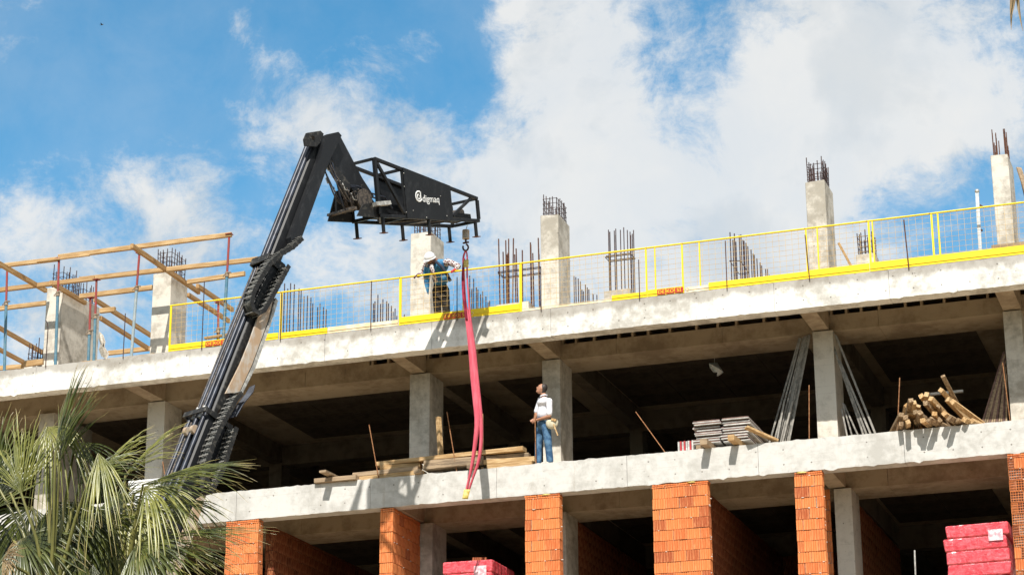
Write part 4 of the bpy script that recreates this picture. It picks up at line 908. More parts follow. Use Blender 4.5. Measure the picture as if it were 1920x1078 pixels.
q.ribbon(arc, [(p - ce).normalized() * .016 for p in arc], .004)
q.bar(P2(.06, -.04), P2(.06, .10), .004, .03, up=ex)
q.build('emblem', M['white'], panel)
for a in (.03, .48, .96):
    for w in (0, 1):
        lg = MB().tube([J(a, w, -.02), J(a, w, -LEG)], .04, 8).build('leg', M['black'], crane)
        MB().obox(J(a, w, -LEG), JU * .065, JW * .065, JN * .008).build('foot_plate', M['reddark'] if False else M['rebar'], lg)
# carriage and winch at the boom side of the jib
MB().tube([J(-.08, .10, .34), J(-.08, .9, .34)], .15, 16).build('winch_drum', M['black2'], crane)
for w in (.1, .38, .62, .9): MB().tube([J(-.10, w - .012, .35), J(-.10, w + .012, .35)], .21, 16).build('drum_flange', M['grease'], crane)
for w, hh_ in ((.03, .30), (.97, .70)): MB().hexa([J(-.20 if w < .5 else -.24, w, -.02), J(0, w, -.02), J(0, w + .04, -.02), J(-.20 if w < .5 else -.24, w + .04, -.02), J(-.14, w, hh_ - .08), J(0, w, hh_), J(0, w + .04, hh_), J(-.14, w + .04, hh_ - .08)]).build('bracket_plate', M['black2'], crane)
MB().bar(J(-.26, -.15, .12), J(-.20, 1.1, .12), .09, .05).build('hose_tray', M['grease'], crane)
MB().bar(J(-.06, -.1, .22), J(.08, -.1, .26), .12, .08).build('pale_valve_block', M['steel'], crane)
MB().tube([J(-.03, .35, .62), J(-.03, .8, .62)], .08, 12).build('hydraulic_motor', M['black2'], crane)
MB().bar(J(.06, .6, .16), J(.4, .6, .18), .42, .22).build('ballast_box', M['black'], crane)
for w in (.2, .45, .7): MB().tube([J(-.02, w, .5), J(.12, w, .42), J(.2, w + .05, .2)], .018, 6).build('hydraulic_hose', M['blacktube'], crane)
MB().bar(J(.72, .5, .12), J(.98, .5, .10), .45, .10).build('trolley_beam', M['black2'], crane)
MB().tube([J(.90, .25, .2), J(.90, .75, .2)], .08, 12).build('rope_sheave', M['grease'], crane)
rnd = random.Random(21)
for i in range(9):
    a = J(-.22 + rnd.random() * .12, .1 + rnd.random() * .8, .5 + rnd.random() * .15); b_ = J(-.05, .2 + rnd.random() * .7, .15 + rnd.random() * .3)
    mid = (a + b_) / 2 + V((rnd.uniform(-.1, .1), 0, rnd.uniform(-.12, .06))); MB().tube([a, a.lerp(mid, .6), mid, mid.lerp(b_, .5), b_], .014, 6).build('hydraulic_hose', M['grease' if i % 3 == 0 else 'black2'], crane)
# head link from the boom top to the jib
uh = V((JU.x, JU.y, 0)).normalized(); NN = V((uh.y, -uh.x, 0))
Cax = J(0, .5, .55)
TOP = onplane(601, 262, Cax, NN); BOT = onplane(371, 849, Cax, NN)
AX = (TOP - BOT).normalized(); MMv = AX.cross(NN).normalized()
if MMv.dot(CAMPOS - TOP) < 0: MMv = -MMv
def S(px, py, a=0.0): return onplane(px, py, Cax + NN * a, NN)
hd = MB()
for a in (-.18, .18):
    pts = [S(x, y, a) for x, y in ((569, 262), (574, 250), (600, 246), (606, 252), (598, 270), (592, 276), (571, 274))]
    n = len(pts); e = NN * .02
    MB().add([p - e for p in pts] + [p + e for p in pts], [tuple(range(n)), tuple(range(2 * n - 1, n - 1, -1))] + [((i + 1) % n, i, n + i, n + (i + 1) % n) for i in range(n)]).build('head_plate', M['black2'], crane)
MB().tube([S(586, 259, -.21), S(586, 259, .21)], .045, 14).build('head_pin', M['eye'], crane)
def slab(pxs, a0, a1, name, mat):
    pts = [S(x, y, a0) for x, y in pxs]; q_ = [p + NN * (a1 - a0) for p in pts]; n = len(pts)
    return MB().add(pts + q_, [tuple(range(n)), tuple(range(2 * n - 1, n - 1, -1))] + [((i + 1) % n, i, n + i, n + (i + 1) % n) for i in range(n)]).build(name, M[mat], crane)
# right hand lever bar beside the inner boom
slab([(603, 256), (626, 251), (632, 258), (627, 268), (609, 306), (556, 452), (540, 470), (536, 448), (592, 300), (597, 276)], .12, .26, 'lever_bar', 'black')
# link from the boom head down to the winch
slab([(612, 268), (628, 262), (668, 338), (690, 372), (676, 384), (655, 368), (612, 305)], -.08, .10, 'head_link', 'black')
slab([(604, 300), (618, 300), (656, 348), (650, 372), (634, 350)], .1, .14, 'link_plate', 'black2')
slab([(628, 362), (638, 360), (648, 392), (628, 398)], -.2, -.14, 'link_plate', 'black2')
for i in range(7):
    x = 610 + i * 8; y = 308 + i * 9
    MB().tube([S(x, y, .14 + .02 * (i % 2)), S(x + 5, y + 12, .19), S(x + 12, y + 14, .15)], .013, 6).build('hydraulic_hose', M['grease' if i % 2 else 'steel'], crane)
rnd = random.Random(8)
for k in range(6):
    x0_, y0_ = 604 + rnd.uniform(0, 20), 290 + rnd.uniform(0, 30); x1_, y1_ = 640 + rnd.uniform(0, 40), 362 + rnd.uniform(0, 34)
    P0_, P3_ = S(x0_, y0_, .2), S(x1_, y1_, rnd.uniform(.1, .24)); sag = V((0, 0, -rnd.uniform(.08, .3)))
    MB().tube([P0_.lerp(P3_, t) + sag * math.sin(PI * t) + NN * .05 * math.sin(PI * t) for t in np.linspace(0, 1, 9)], rnd.choice([.012, .016]), 6).build('hydraulic_hose', M[rnd.choice(['black2', 'blacktube', 'grease'])], crane)
for k in range(4):
    a0_ = J(-.2 + .05 * k, .2 + .18 * k, .62); a1_ = J(.05, .25 + .15 * k, .2)
    MB().tube([a0_.lerp(a1_, t) + V((0, 0, .16 * math.sin(PI * t))) - NN * .0 for t in np.linspace(0, 1, 8)], .014, 6).build('hydraulic_hose', M['blacktube'], crane)
for (x, y) in ((612, 335), (618, 342), (625, 352), (640, 348)): MB().tube([S(x, y, .0), S(x + 3, y + 8, .12)], .022, 8).build('hose_fitting', M['steel'], crane)
# telescopic sections: local frame (a along NN, b along MM, t along the axis)
def F(P, a, b): return P + NN * a + MMv * b
def axp(py):
    x = 601 + (371 - 601) * (py - 262) / (849 - 262); return onplane(x, py, Cax, NN)
def section(p, q, a0, a1, b0, b1, name, mat='black', ch=.03):
    prof = [(a0 + ch, b0), (a1 - ch, b0), (a1, b0 + ch), (a1, b1 - ch), (a1 - ch, b1), (a0 + ch, b1), (a0, b1 - ch), (a0, b0 + ch)]
    vs = [F(p, a, b) for a, b in prof] + [F(q, a, b) for a, b in prof]
    return MB().add(vs, [tuple(range(8)), tuple(range(15, 7, -1))] + [((i + 1) % 8, i, 8 + i, 8 + (i + 1) % 8) for i in range(8)]).build(name, M[mat], crane)
ground_pt = BOT + AX * ((1.6 - BOT.z) / AX.z)
section(axp(274), axp(520), -.16, .10, -.13, .15, 'inner_boom')
section(axp(492), axp(800), -.22, .21, -.19, .17, 'middle_boom')
section(axp(790), ground_pt, -.29, .27, -.27, .25, 'outer_boom')
for a in (-.10, .03): MB().tube([F(axp(278), a, .18), F(axp(505), a, .19)], .05, 10).build('guide_tube', M['blacktube'], crane)
for a in (-.15, .0, .13): MB().tube([F(axp(505), a, .20), F(axp(795), a, .22)], .042, 10).build('guide_tube', M['blacktube'], crane)
for a in (-.22, -.02, .19): MB().tube([F(axp(800), a, .28), F(axp(1078), a, .30)], .045, 10).build('guide_tube', M['blacktube'], crane)
def chain(p, q, r=.022, pitch=.045):
    L = (q - p).length; n = int(L / pitch); pts = []; rs = []
    for i in range(n * 2 + 1): pts.append(p.lerp(q, i / (n * 2))); rs.append(r if i % 2 else r * .6)
    return MB().tube(pts, rs, 6)
for a in (-.215, -.075): chain(F(axp(510), a, .215), F(axp(785), a, .225)).build('pull_chain', M['grease'], crane)
for a in (-.29, -.12): chain(F(axp(805), a, .29), F(axp(1078), a, .30), .026, .05).build('pull_chain', M['grease'], crane)
# collars
def collar(py, a0, a1, b0, b1, h, th=.03):
    P = axp(py); Q = P - AX * h
    section(P, Q, a0 - th, a1 + th, b1, b1 + th, 'section_collar', 'black2', .005); section(P, Q, a0 - th, a1 + th, b0 - th, b0, 'section_collar', 'black2', .005)
    section(P, Q, a0 - th, a0, b0, b1, 'section_collar', 'black2', .005); section(P, Q, a1, a1 + th, b0, b1, 'section_collar', 'black2', .005)
collar(496, -.24, .22, -.2, .27, .16); collar(788, -.31, .29, -.28, .36, .10)
for a in (-.12, .08):
    MB().tube([F(axp(800), a, .30), F(axp(778), a, .28)], .03, 8).build('chain_anchor', M['steel'], crane)
    MB().tube([F(axp(825), a + .03 - .03, .33), F(axp(825), a + .08, .33)], .085, 12).build('chain_pulley', M['rusty'], crane)
MB().bar(F(axp(498), -.2, .26), F(axp(498), .18, .26), .06, .05, up=AX).build('anchor_bar', M['grease'], crane)
# perforated web plate and rusty tray of the middle section
wb = section(axp(560), axp(790), .212, .232, -.17, .15, 'web_plate', 'black2', .004)
for py in (622, 665, 705, 745, 778): 
    P = F(axp(py), .236, .0); MB().tube([P - NN * .003, P + NN * .0005], .075, 14).build('web_hole', M['eye'], wb)
tray = slab([(480, 600), (498, 572), (510, 560), (500, 602), (470, 684), (446, 736), (421, 738), (432, 716), (448, 684), (466, 640)], .30, .34, 'cable_tray', 'rusty')
slab([(500, 602), (512, 560), (516, 566), (504, 606), (474, 690), (449, 740), (446, 736), (470, 684)], .26, .345, 'tray_flange', 'steel')
# rusty lower flange of the outer section below the palm leaves
slab([(386, 925), (362, 1000), (330, 1085), (306, 1085), (345, 985), (368, 935)], .30, .33, 'boom_flange', 'rusty')
# cable carriers: links with rungs, looped beside the boom
def carrier(path, a0, w, name, step=.10, hgt=.085):
    pts = [S(x, y, a0) for x, y in path]
    # resample
    segs = []; 
    for i in range(len(pts) - 1):
        L = (pts[i + 1] - pts[i]).length; n = max(1, int(L / step))
        for k in range(n): segs.append(pts[i].lerp(pts[i + 1], k / n))
    segs.append(pts[-1])
    side = MB(); rung = MB(); hose = MB()
    for a in (0, w):
        for i in range(len(segs) - 1):
            d = (segs[i + 1] - segs[i]); m = (segs[i] + segs[i + 1]) / 2 + NN * a; L = d.length
            side.obox(m, d.normalized() * L * .56, NN * (.011 if i % 2 else .014), d.normalized().cross(NN) * hgt / 2)
    so = tag(side.build(name, M['black2'], crane), kind='stuff')
    for i, p in enumerate(segs[:-1]):
        d = (segs[i + 1] - segs[i]).normalized(); u_ = d.cross(NN)
        for s in (-1, 1): rung.obox(p + NN * w / 2 + u_ * s * hgt / 2, NN * w * .53, d * .013, u_ * .009)
    rung.build('carrier_rung', M['rung_grey'], so)
    for k in range(5):
        o_ = NN * (w * (k + .7) / 6.2); hose.tube([p + o_ for p in segs], .012 if k % 2 else .016, 6)
    hose.build('carrier_hose', M['hose_grey'], so)
carrier([(553, 452), (536, 468), (512, 482), (492, 500), (476, 525), (462, 552), (458, 572), (462, 586), (471, 592), (482, 586), (494, 566), (508, 540), (528, 503)], .22, .22, 'cable_carrier')
carrier([(438, 742), (428, 752), (414, 778), (398, 806), (384, 838), (374, 868), (372, 900), (380, 925), (392, 905), (404, 880), (428, 806)], .30, .24, 'cable_carrier')
hs = MB()
for k in range(7):
    o_ = NN * (.32 + .03 * k); hs.tube([S(448 - k * .5, 732, 0) + o_, S(440, 745, 0) + o_ * 1.05, S(425, 765, 0) + o_ * .98, S(410, 790, 0) + o_], .014, 6)
hs.build('hose_bundle', M['blacktube'], crane)
# chassis on the ground behind the palms
MB().bar(ground_pt - V((0, 0, .3)) + uh * -1.5, ground_pt - V((0, 0, .3)) + uh * 1.5, 2.2, .8).build('turntable', M['yellow'], crane)
MB().bar(ground_pt - V((0, 0, .9)) + uh * -3, ground_pt - V((0, 0, .9)) + uh * 3, 2.2, .5).build('chassis', M['black2'], crane)
for s in (-1, 1):
    for t_ in (-2, 2):
        c = ground_pt + uh * t_ + NN * s * 1.2; c.z = .55; wheel = MB().tube([c - NN * .2, c + NN * .2], .55, 20).build('wheel', M['eye'], crane)

# hook block and sling
hb = empty('hook_block', at(873.5, 447, -1.1)); tag(hb, 'rusty hook block hanging on a rope from the end of the jib', 'hook')
HY = -1.1
MB().tube([at(877, 421, HY), at(874.5, 428, HY), at(873, 435, HY)], .008, 6).build('rope', M['steel'], hb)
MB().tube([at(873.5, 432, HY), at(873.5, 448, HY)], .078, 14).build('block', M['rusty'], hb)
MB().tube([at(873.5, 448, HY), at(873, 456, HY)], .022, 8).build('swivel', M['rebar_gray'], hb)
MB().tube([at(873 + 5 * math.sin(t), 464 - 6 * math.cos(t), HY) for t in np.linspace(.2, 5.2, 14)], .02, 8).build('hook', M['rebar'], hb)
MB().tube([at(868, 456, HY), at(879, 454, HY)], .02, 6).build('safety_latch', M['rebar'], hb)
sl = empty('lifting_sling', at(872, 480, HY)); tag(sl, 'long pink webbing sling hanging from the hook down past two floors', 'sling')
def strand(path, name, mat, dy=0, parent=sl):
    pts = []; sd = []
    for (px, py, w, ang) in path:
        P = at(px, py, HY + dy); pts.append(P); a = math.radians(ang); sd.append(V((math.cos(a), math.sin(a), 0)) * w / 2)
    # smooth
    P2_, S2_ = [], []
    for i in range(len(pts) - 1):
        for k in range(4):
            t = k / 4; p0 = pts[max(0, i - 1)]; p1 = pts[i]; p2 = pts[i + 1]; p3 = pts[min(len(pts) - 1, i + 2)]
            P2_.append(.5 * ((2 * p1) + (-p0 + p2) * t + (2 * p0 - 5 * p1 + 4 * p2 - p3) * t * t + (-p0 + 3 * p1 - 3 * p2 + p3) * t ** 3)); S2_.append(sd[i].lerp(sd[i + 1], t))
    P2_.append(pts[-1]); S2_.append(sd[-1])
    return MB().ribbon(P2_, S2_, .012).build(name, M[mat], parent)
strand([(873, 470, 0.040, 60), (869, 482, 0.048, 70), (869, 500, 0.056, 65), (870, 530, 0.064, 70), (872, 565, 0.080, 70), (877, 600, 0.112, 35), (883, 650, 0.124, 15), (887, 700, 0.132, 10), (892, 750, 0.128, 20), (895, 790, 0.120, 35), (891, 830, 0.096, 50), (886, 865, 0.080, 60), (880, 895, 0.072, 70), (872, 930, 0.056, 60)], 'front_band', 'sling')
strand([(874, 470, 0.040, 80), (876, 482, 0.040, 70), (876, 520, 0.048, 75), (879, 560, 0.048, 75), (882, 600, 0.064, 60), (888, 650, 0.096, 50), (893, 700, 0.088, 40), (898, 750, 0.096, 40), (902, 790, 0.088, 50), (902, 830, 0.080, 50), (897, 865, 0.072, 55), (887, 895, 0.056, 65), (875, 930, 0.048, 60)], 'rear_band', 'sling', .06)
strand([(870, 484, .05, 60), (868, 520, .07, 60), (870, 560, .08, 60), (875, 600, .05, 40)], 'dark_fold', 'sling2', -.03)
strand([(874, 487, .11, 10), (874, 501, .11, 10)], 'upper_tag', 'foam', -.07)
strand([(876, 917, .13, 20), (872, 935, .12, 20)], 'lower_sleeve', 'foam', -.03)

# ------------------------------------------------------------------ people
def capsule(mb, p, q, r0, r1, n=12):
    p, q = V(p), V(q); mb.ball(p, r0, n, 8); mb.ball(q, r1, n, 8); mb.tube([p, q], [r0, r1], n)
def blend(mb, name, mat, parent, vox=.014, it=2):
    o = mb.build(name, mat, parent)
    md = o.modifiers.new('remesh', 'REMESH'); md.mode = 'VOXEL'; md.voxel_size = vox; md.use_smooth_shade = True
    sm = o.modifiers.new('smooth', 'SMOOTH'); sm.iterations = it; sm.factor = .5
    return o
def hand(mb, wrist, tip_dir, palm_n, size=.18, curl=.6):
    d = V(tip_dir).normalized(); n = V(palm_n); n = (n - d * n.dot(d)).normalized(); s = d.cross(n)
    palm = V(wrist) + d * size * .28
    mb.ball(palm, (.016, .040, size * .27), 10, 8, basis=(n, s, d))
    for k, (o_, L) in enumerate(((-.030, .068), (-.010, .078), (.010, .073), (.030, .058))):
        b0 = V(wrist) + d * size * .48 + s * o_; b1 = b0 + (d * (1 - curl * .4) + n * curl * .6).normalized() * L * .5; b2 = b1 + (d * (1 - curl) + n * curl).normalized() * L * .5
        mb.tube([b0, b1, b2], [.0105, .010, .008], 7)
    t0 = V(wrist) + d * size * .2 - s * .035; t1 = t0 + (d * .6 - s * .5 + n * .3).normalized() * .035; t2 = t1 + (d * .8 + n * .4).normalized() * .028
    mb.tube([t0, t1, t2], [.014, .012, .010], 7)
def head(root, c, fwd, up, skin, hairlen=0., hat=False, s=1.0):
    f = V(fwd).normalized(); u = V(up); u = (u - f * u.dot(f)).normalized(); l = u.cross(f)
    B = (f, l, u); c = V(c)
    def Q(a, b, d): return c + (f * a + l * b + u * d) * s
    mb = MB(); mb.ball(c, (.098 * s, .078 * s, .115 * s), 18, 14, basis=B)
    mb.ball(Q(.025, 0, -.065), (.062 * s, .055 * s, .058 * s), 12, 10, basis=B)        # jaw
    mb.ball(Q(.098, 0, -.015), (.020 * s, .014 * s, .026 * s), 8, 6, basis=B); mb.ball(Q(.088, 0, .012), (.012 * s, .010 * s, .022 * s), 8, 6, basis=B)  # nose
    mb.ball(Q(.078, 0, .03), (.018 * s, .055 * s, .010 * s), 8, 6, basis=B)            # brow
    mb.ball(Q(.083, 0, -.056), (.012 * s, .024 * s, .008 * s), 8, 6, basis=B); mb.ball(Q(.072, 0, -.095), (.02 * s, .022 * s, .018 * s), 8, 6, basis=B)
    for e in (-1, 1): mb.ball(Q(.0, e * .079, -.01), (.018 * s, .008 * s, .030 * s), 8, 6, basis=B)
    return mb, Q, B
def person_parts(root, joints, skin, R):
    pass
# --- man in white shirt on the lower slab edge
man = empty('person', V((-14.57, .27, LT))); tag(man, 'man in white shirt and blue jeans looking up, hands joined, on the lower slab edge', 'person')
def Q1(px, py, y): return at(px, py, y)
hd_c = Q1(1015.5, 729, .25); fw = V((-.86, -.30, .42))
neck = Q1(1019.5, 744, .27); chest = Q1(1021, 757, .27); belly = Q1(1020, 778, .27); pelvis = Q1(1020, 795, .27)
shN = Q1(1030, 752, .08); shF = Q1(1014, 750, .45); elN = Q1(1030, 780, .04); elF = Q1(1005, 776, .42); wrN = Q1(1006, 787, .08); wrF = Q1(1003, 785, .20)
hpN = Q1(1024, 800, .20); hpF = Q1(1015, 800, .35); knN = Q1(1028, 832, .18); knF = Q1(1009.5, 833, .33); anN = Q1(1031, 861, .22); anF = Q1(1009, 863, .30)
anN.z = LT + .08; anF.z = LT + .08
hm, HQ, HB = head(man, hd_c, fw, (.35, .1, 1), 'skin')
body = hm
capsule(body, neck, hd_c + V((.02, .02, -.05)), .058, .055)
capsule(body, chest, belly, .13, .12); capsule(body, belly, pelvis, .12, .13); capsule(body, neck, chest, .06, .10)
for (sh, el, wr) in ((shN, elN, wrN), (shF, elF, wrF)):
    capsule(body, sh, el, .050, .040); capsule(body, el, wr, .041, .027)
for (hp, kn, an) in ((hpN, knN, anN), (hpF, knF, anF)): capsule(body, hp, kn, .085, .058); capsule(body, kn, an, .056, .038)
hand(body, wrN, (-.9, .1, -.25), (.2, .9, -.1), .17, .7); hand(body, wrF, (-.7, -.3, -.6), (-.1, -.8, -.2), .17, .8)
blend(body, 'body', M['skin'], man, .0105, 1)
hr = MB(); f, l, u = HB
hr.ball(hd_c - f * .030 + u * .028, (.088, .086, .108), 16, 12, basis=HB); hr.ball(hd_c - f * .055 - u * .03, (.055, .070, .075), 12, 10, basis=HB)
blend(hr, 'hair', M['hair'], man, .012, 1)
ey = MB(); 
for e in (-1, 1): ey.ball(HQ(.086, e * .032, .008), .011, 8, 6)
ey.build('eye', M['eye'], man)
sh = MB()
capsule(sh, (neck + chest) / 2, chest, .07, .145); capsule(sh, chest, belly, .15, .145); capsule(sh, belly, Q1(1019.5, 789, .27), .145, .15)
sh.ball(chest + V((0, 0, .01)), (.155, .21, .12), 14, 10); sh.ball(belly, (.15, .19, .16), 14, 10)
for (a, e) in ((shN, elN), (shF, elF)): capsule(sh, chest.lerp(a, .7), a, .08, .070); capsule(sh, a, a.lerp(e, .82), .068, .066)
blend(sh, 'shirt', M['shirt'], man, .015, 2)
cl = MB(); cl.tube([neck + V((.07 * math.cos(t), .07 * math.sin(t), .02 + .012 * math.cos(t))) for t in np.linspace(0, 2 * PI, 16)], .016, 6); cl.build('collar', M['shirt'], man)
je = MB(); capsule(je, pelvis + V((0, 0, .03)), pelvis, .135, .145); je.ball(pelvis, (.14, .17, .11), 12, 10)
for (hp, kn, an) in ((hpN, knN, anN), (hpF, knF, anF)): capsule(je, hp, kn, .105, .082); capsule(je, kn, an + V((0, 0, .03)), .080, .078)
blend(je, 'jeans', M['jeans'], man, .014, 2)
be = MB(); c = pelvis + V((0, 0, .10)); be.tube([c + V((.15 * math.cos(t), .172 * math.sin(t), 0)) for t in np.linspace(0, 2 * PI, 24)], .02, 6); be.build('belt', M['vestdark'], man)
for an in (anN, anF):
    s_ = MB(); s_.ball(an + V((-.07, -.03, -.045)), (.13, .05, .045), 12, 8, basis=(V((-.93, -.36, 0)), V((.36, -.93, 0)), V((0, 0, 1)))); s_.ball(an + V((.01, 0, -.02)), (.05, .045, .055), 10, 8); blend(s_, 'shoe', M['shoe'], man, .01, 1)
bg = empty('tool_bag', Q1(1036, 800, .1)); tag(bg, 'cream canvas tool bag with a hammer worn at the hip of the standing man', 'tool bag')
tb_ = MB(); tb_.ball(Q1(1035, 793, .08), (.14, .07, .13), 14, 10); 
tb_.v = [v if v.z < Q1(1035, 790, .08).z + .03 else V((v.x, v.y, Q1(1035, 790, .08).z + .03)) for v in tb_.v]; tb_.build('pouch', M['canvas'], bg)
MB().bar(Q1(1038, 795, -.0), Q1(1046, 816, -.0), .03, .025).build('hammer_handle', M['wood'], bg)
MB().bar(Q1(1034, 786, .02), Q1(1043, 788, .02), .05, .05).build('tool_top', M['wood_y'], bg)
# --- worker leaning over the roof rail
wk = empty('person', at(828, 600, .5)); wk.location.z = RT; OFF[wk.name] = V(wk.location)
tag(wk, 'worker in blue vest, plaid shirt and white hard hat leaning over the yellow roof rail', 'person')
hc = at(806, 485, -.02); nk = at(815, 490, .16); ch = at(822, 502, .26); bl = at(825, 524, .40); pv = at(826, 541, .50)
sL = at(800, 496, .12); sR = at(840, 491, .14); eL = at(793, 512, .22); eR = at(859, 499, .12); wL = at(784, 517, .08); wR = at(853, 507, .06)
hL = at(819, 545, .50); hR = at(834, 544, .50)
kL = V((at(820, 575, .45).x, .44, RT + .50)); kR = V((at(836, 575, .45).x, .46, RT + .50)); aL = V((kL.x, .5, RT + .09)); aR = V((kR.x + .01, .52, RT + .09))
fw2 = V((-.35, -.75, -.62)); hm, HQ, HB = head(wk, hc, fw2, (0, -.6, .8), 'skin')
body = hm
capsule(body, nk, hc + V((.02, .05, 0)), .058, .058); capsule(body, nk, ch, .09, .13); capsule(body, ch, bl, .13, .12); capsule(body, bl, pv, .12, .13)
for (a, e, w_) in ((sL, eL, wL), (sR, eR, wR)): capsule(body, a, e, .05, .042); capsule(body, e, w_, .042, .028)
for (a, k_, n_) in ((hL, kL, aL), (hR, kR, aR)): capsule(body, a, k_, .085, .06); capsule(body, k_, n_, .058, .04)
blend(body, 'body', M['skin_d'], wk, .012, 1)
for (w_, dr, mt) in ((wL, (-.3, -.6, -.2), 'glove_d'), (wR, (-.2, -.7, -.2), 'glove_r')):
    gm = MB(); gm.ball(w_, .048, 10, 8); hand(gm, w_, dr, (0, -.2, -1), .19, .9); blend(gm, 'glove', M[mt], wk, .009, 1)
f, l, u = HB; ht = MB(); hcen = hc + u * .035
ht.ball(hcen, (.135, .115, .115), 20, 14, basis=HB, cut=8)
ht.tube([hcen + (f * .135 * math.cos(t) + l * .118 * math.sin(t)) - u * .03 for t in np.linspace(0, 2 * PI, 22)], .010, 6)
ht.ball(hcen + f * .13 - u * .035, (.055, .085, .010), 12, 6, basis=HB); ht.build('hard_hat', M['hat'], wk)
st = MB(); st.ball(ch, (.19, .13, .15), 14, 10); st.ball(bl, (.17, .12, .15), 14, 10); capsule(st, nk, ch, .08, .13); capsule(st, ch, bl, .14, .13)
for (a, e, w_) in ((sL, eL, wL), (sR, eR, wR)): capsule(st, ch.lerp(a, .6), a, .09, .075); capsule(st, a, e, .074, .066); capsule(st, e, e.lerp(w_, .8), .062, .050)
blend(st, 'plaid_shirt', M['plaid'], wk, .014, 2)
ve = MB(); capsule(ve, ch + V((.03, .0, .06)), ch, .13, .155); capsule(ve, ch, bl, .165, .17); ve.ball(ch + V((.06, -.03, .02)), (.19, .16, .16), 14, 10); ve.ball(bl + V((.04, -.04, .02)), (.21, .15, .17), 14, 10); ve.ball(sR.lerp(ch, .35), (.11, .1, .07), 10, 8); ve.ball(sL.lerp(ch, .3), (.08, .1, .09), 10, 8)
blend(ve, 'vest', M['vest'], wk, .015, 2)
fl_ = slabv = MB(); P = [at(796, 500, .02), at(806, 503, -.02), at(803, 530, .1), at(801, 551, .12), at(796, 535, .1), at(793, 515, .06)]; n = len(P)
fl_.add(P + [p + V((.02, .04, 0)) for p in P], [tuple(range(n - 1, -1, -1)), tuple(range(n, 2 * n))] + [(i, (i + 1) % n, n + (i + 1) % n, n + i) for i in range(n)]); fl_.build('vest_flap', M['vest'], wk)
MB().ribbon([at(817, 490, -.0), at(828, 500, .02), at(838, 515, .08), at(845, 527, .2)], [V((.03, 0, .015))] * 4, .02).build('vest_trim', M['vestdark'], wk)
MB().ribbon([at(808, 497, -.06), at(812, 512, .02), at(817, 528, .12)], [V((.045, 0, 0))] * 3, .02).build('shirt_front', M['plaid'], wk)
tr = MB(); tr.ball(pv, (.18, .15, .13), 12, 10); capsule(tr, pv + V((0, -.03, .08)), pv, .15, .15)
for (a, k_, n_) in ((hL, kL, aL), (hR, kR, aR)): capsule(tr, a, k_, .105, .09); capsule(tr, k_, n_, .088, .082)
blend(tr, 'trousers', M['trous'], wk, .014, 2)
for an in (aL, aR):
    s_ = MB(); s_.ball(an + V((-.01, -.07, -.045)), (.05, .13, .045), 12, 8); s_.ball(an, (.05, .05, .06), 10, 8); blend(s_, 'shoe', M['eye'], wk, .011, 1)

# ------------------------------------------------------------------ palms
def frond(parent, hub, d, m, R, spread, n, droop, mat, seed, wide=.036, fold=.12, stalk=None):
    rnd = random.Random(seed); d = V(d).normalized(); m = V(m); m = (m - d * m.dot(d)).normalized(); s = m.cross(d)
    verts, faces, along = [], [], []; NS = 9
    A = math.radians(spread)
    for i in range(n):
        ph = -A + 2 * A * (i + .5) / n + rnd.uniform(-.035, .035)
        L = R * (1 - .25 * abs(ph / A) ** 2) * rnd.choice([rnd.uniform(.86, 1.05), rnd.uniform(.86, 1.05), rnd.uniform(.62, .95)])
        dr = (d * math.cos(ph) + s * math.sin(ph)); sd = (-d * math.sin(ph) + s * math.cos(ph))
        tip_droop = droop * rnd.choice([rnd.uniform(.5, 1.2), rnd.uniform(.5, 1.2), rnd.uniform(1.2, 2.4)]); bend_s = rnd.uniform(-.28, .28); b0 = len(verts)
        split = rnd.uniform(.38, .54); wmax = L * split * math.tan(A / n) * 1.02
        crease = .35 * (1 if i % 2 else -1)
        p = V(hub)
        for k in range(NS + 1):
            t = k / NS
            # gravity bends the free part down
            g_ = tip_droop * max(0, t - split * .7) ** 1.8
            pos = V(hub) + dr * L * t * (1 - .12 * g_) + V((0, 0, -1)) * L * g_ + sd * bend_s * L * max(0, t - split) ** 2 + m * fold * L * math.sin(t * 1.5) * (1 - abs(ph / A)) + m * (.012 * rnd.uniform(-1, 1))
            w = wmax * (t / split) if t < split else wmax * max(0, 1 - ((t - split) / (1 - split)) ** 2.0)
            w = max(w, .0015)
            twist = (rnd.uniform(-.15, .15) + max(0, t - split) * tip_droop * .8)
            sv = (sd * math.cos(twist) + m * math.sin(twist))
            verts += [pos - sv * w + m * w * .35, pos - m * w * .25, pos + sv * w + m * w * .35]; along += [t, t, t]
        for k in range(NS):
            a = b0 + k * 3
            faces += [(a, a + 1, a + 4, a + 3), (a + 1, a + 2, a + 5, a + 4)]
    off = OFF[parent.name]; me = bpy.data.meshes.new('frond'); me.from_pydata([v - off for v in verts], [], faces); me.materials.append(M[mat])
    at_ = me.attributes.new('along', 'FLOAT', 'POINT'); at_.data.foreach_set('value', along)
    me.polygons.foreach_set('use_smooth', [True] * len(faces)); me.update()
    o = bpy.data.objects.new('frond', me); link(o, parent); OFF[o.name] = off
    if stalk is not None:
        st_ = V(stalk); mid = (st_ + V(hub)) / 2 + V((0, 0, .15)); MB().tube([st_, mid, V(hub), V(hub) + d * R * .12], [.028, .02, .014, .006], 6).build('leaf_stalk', M['leaf_l'], o)
    return o
PY = -21.5
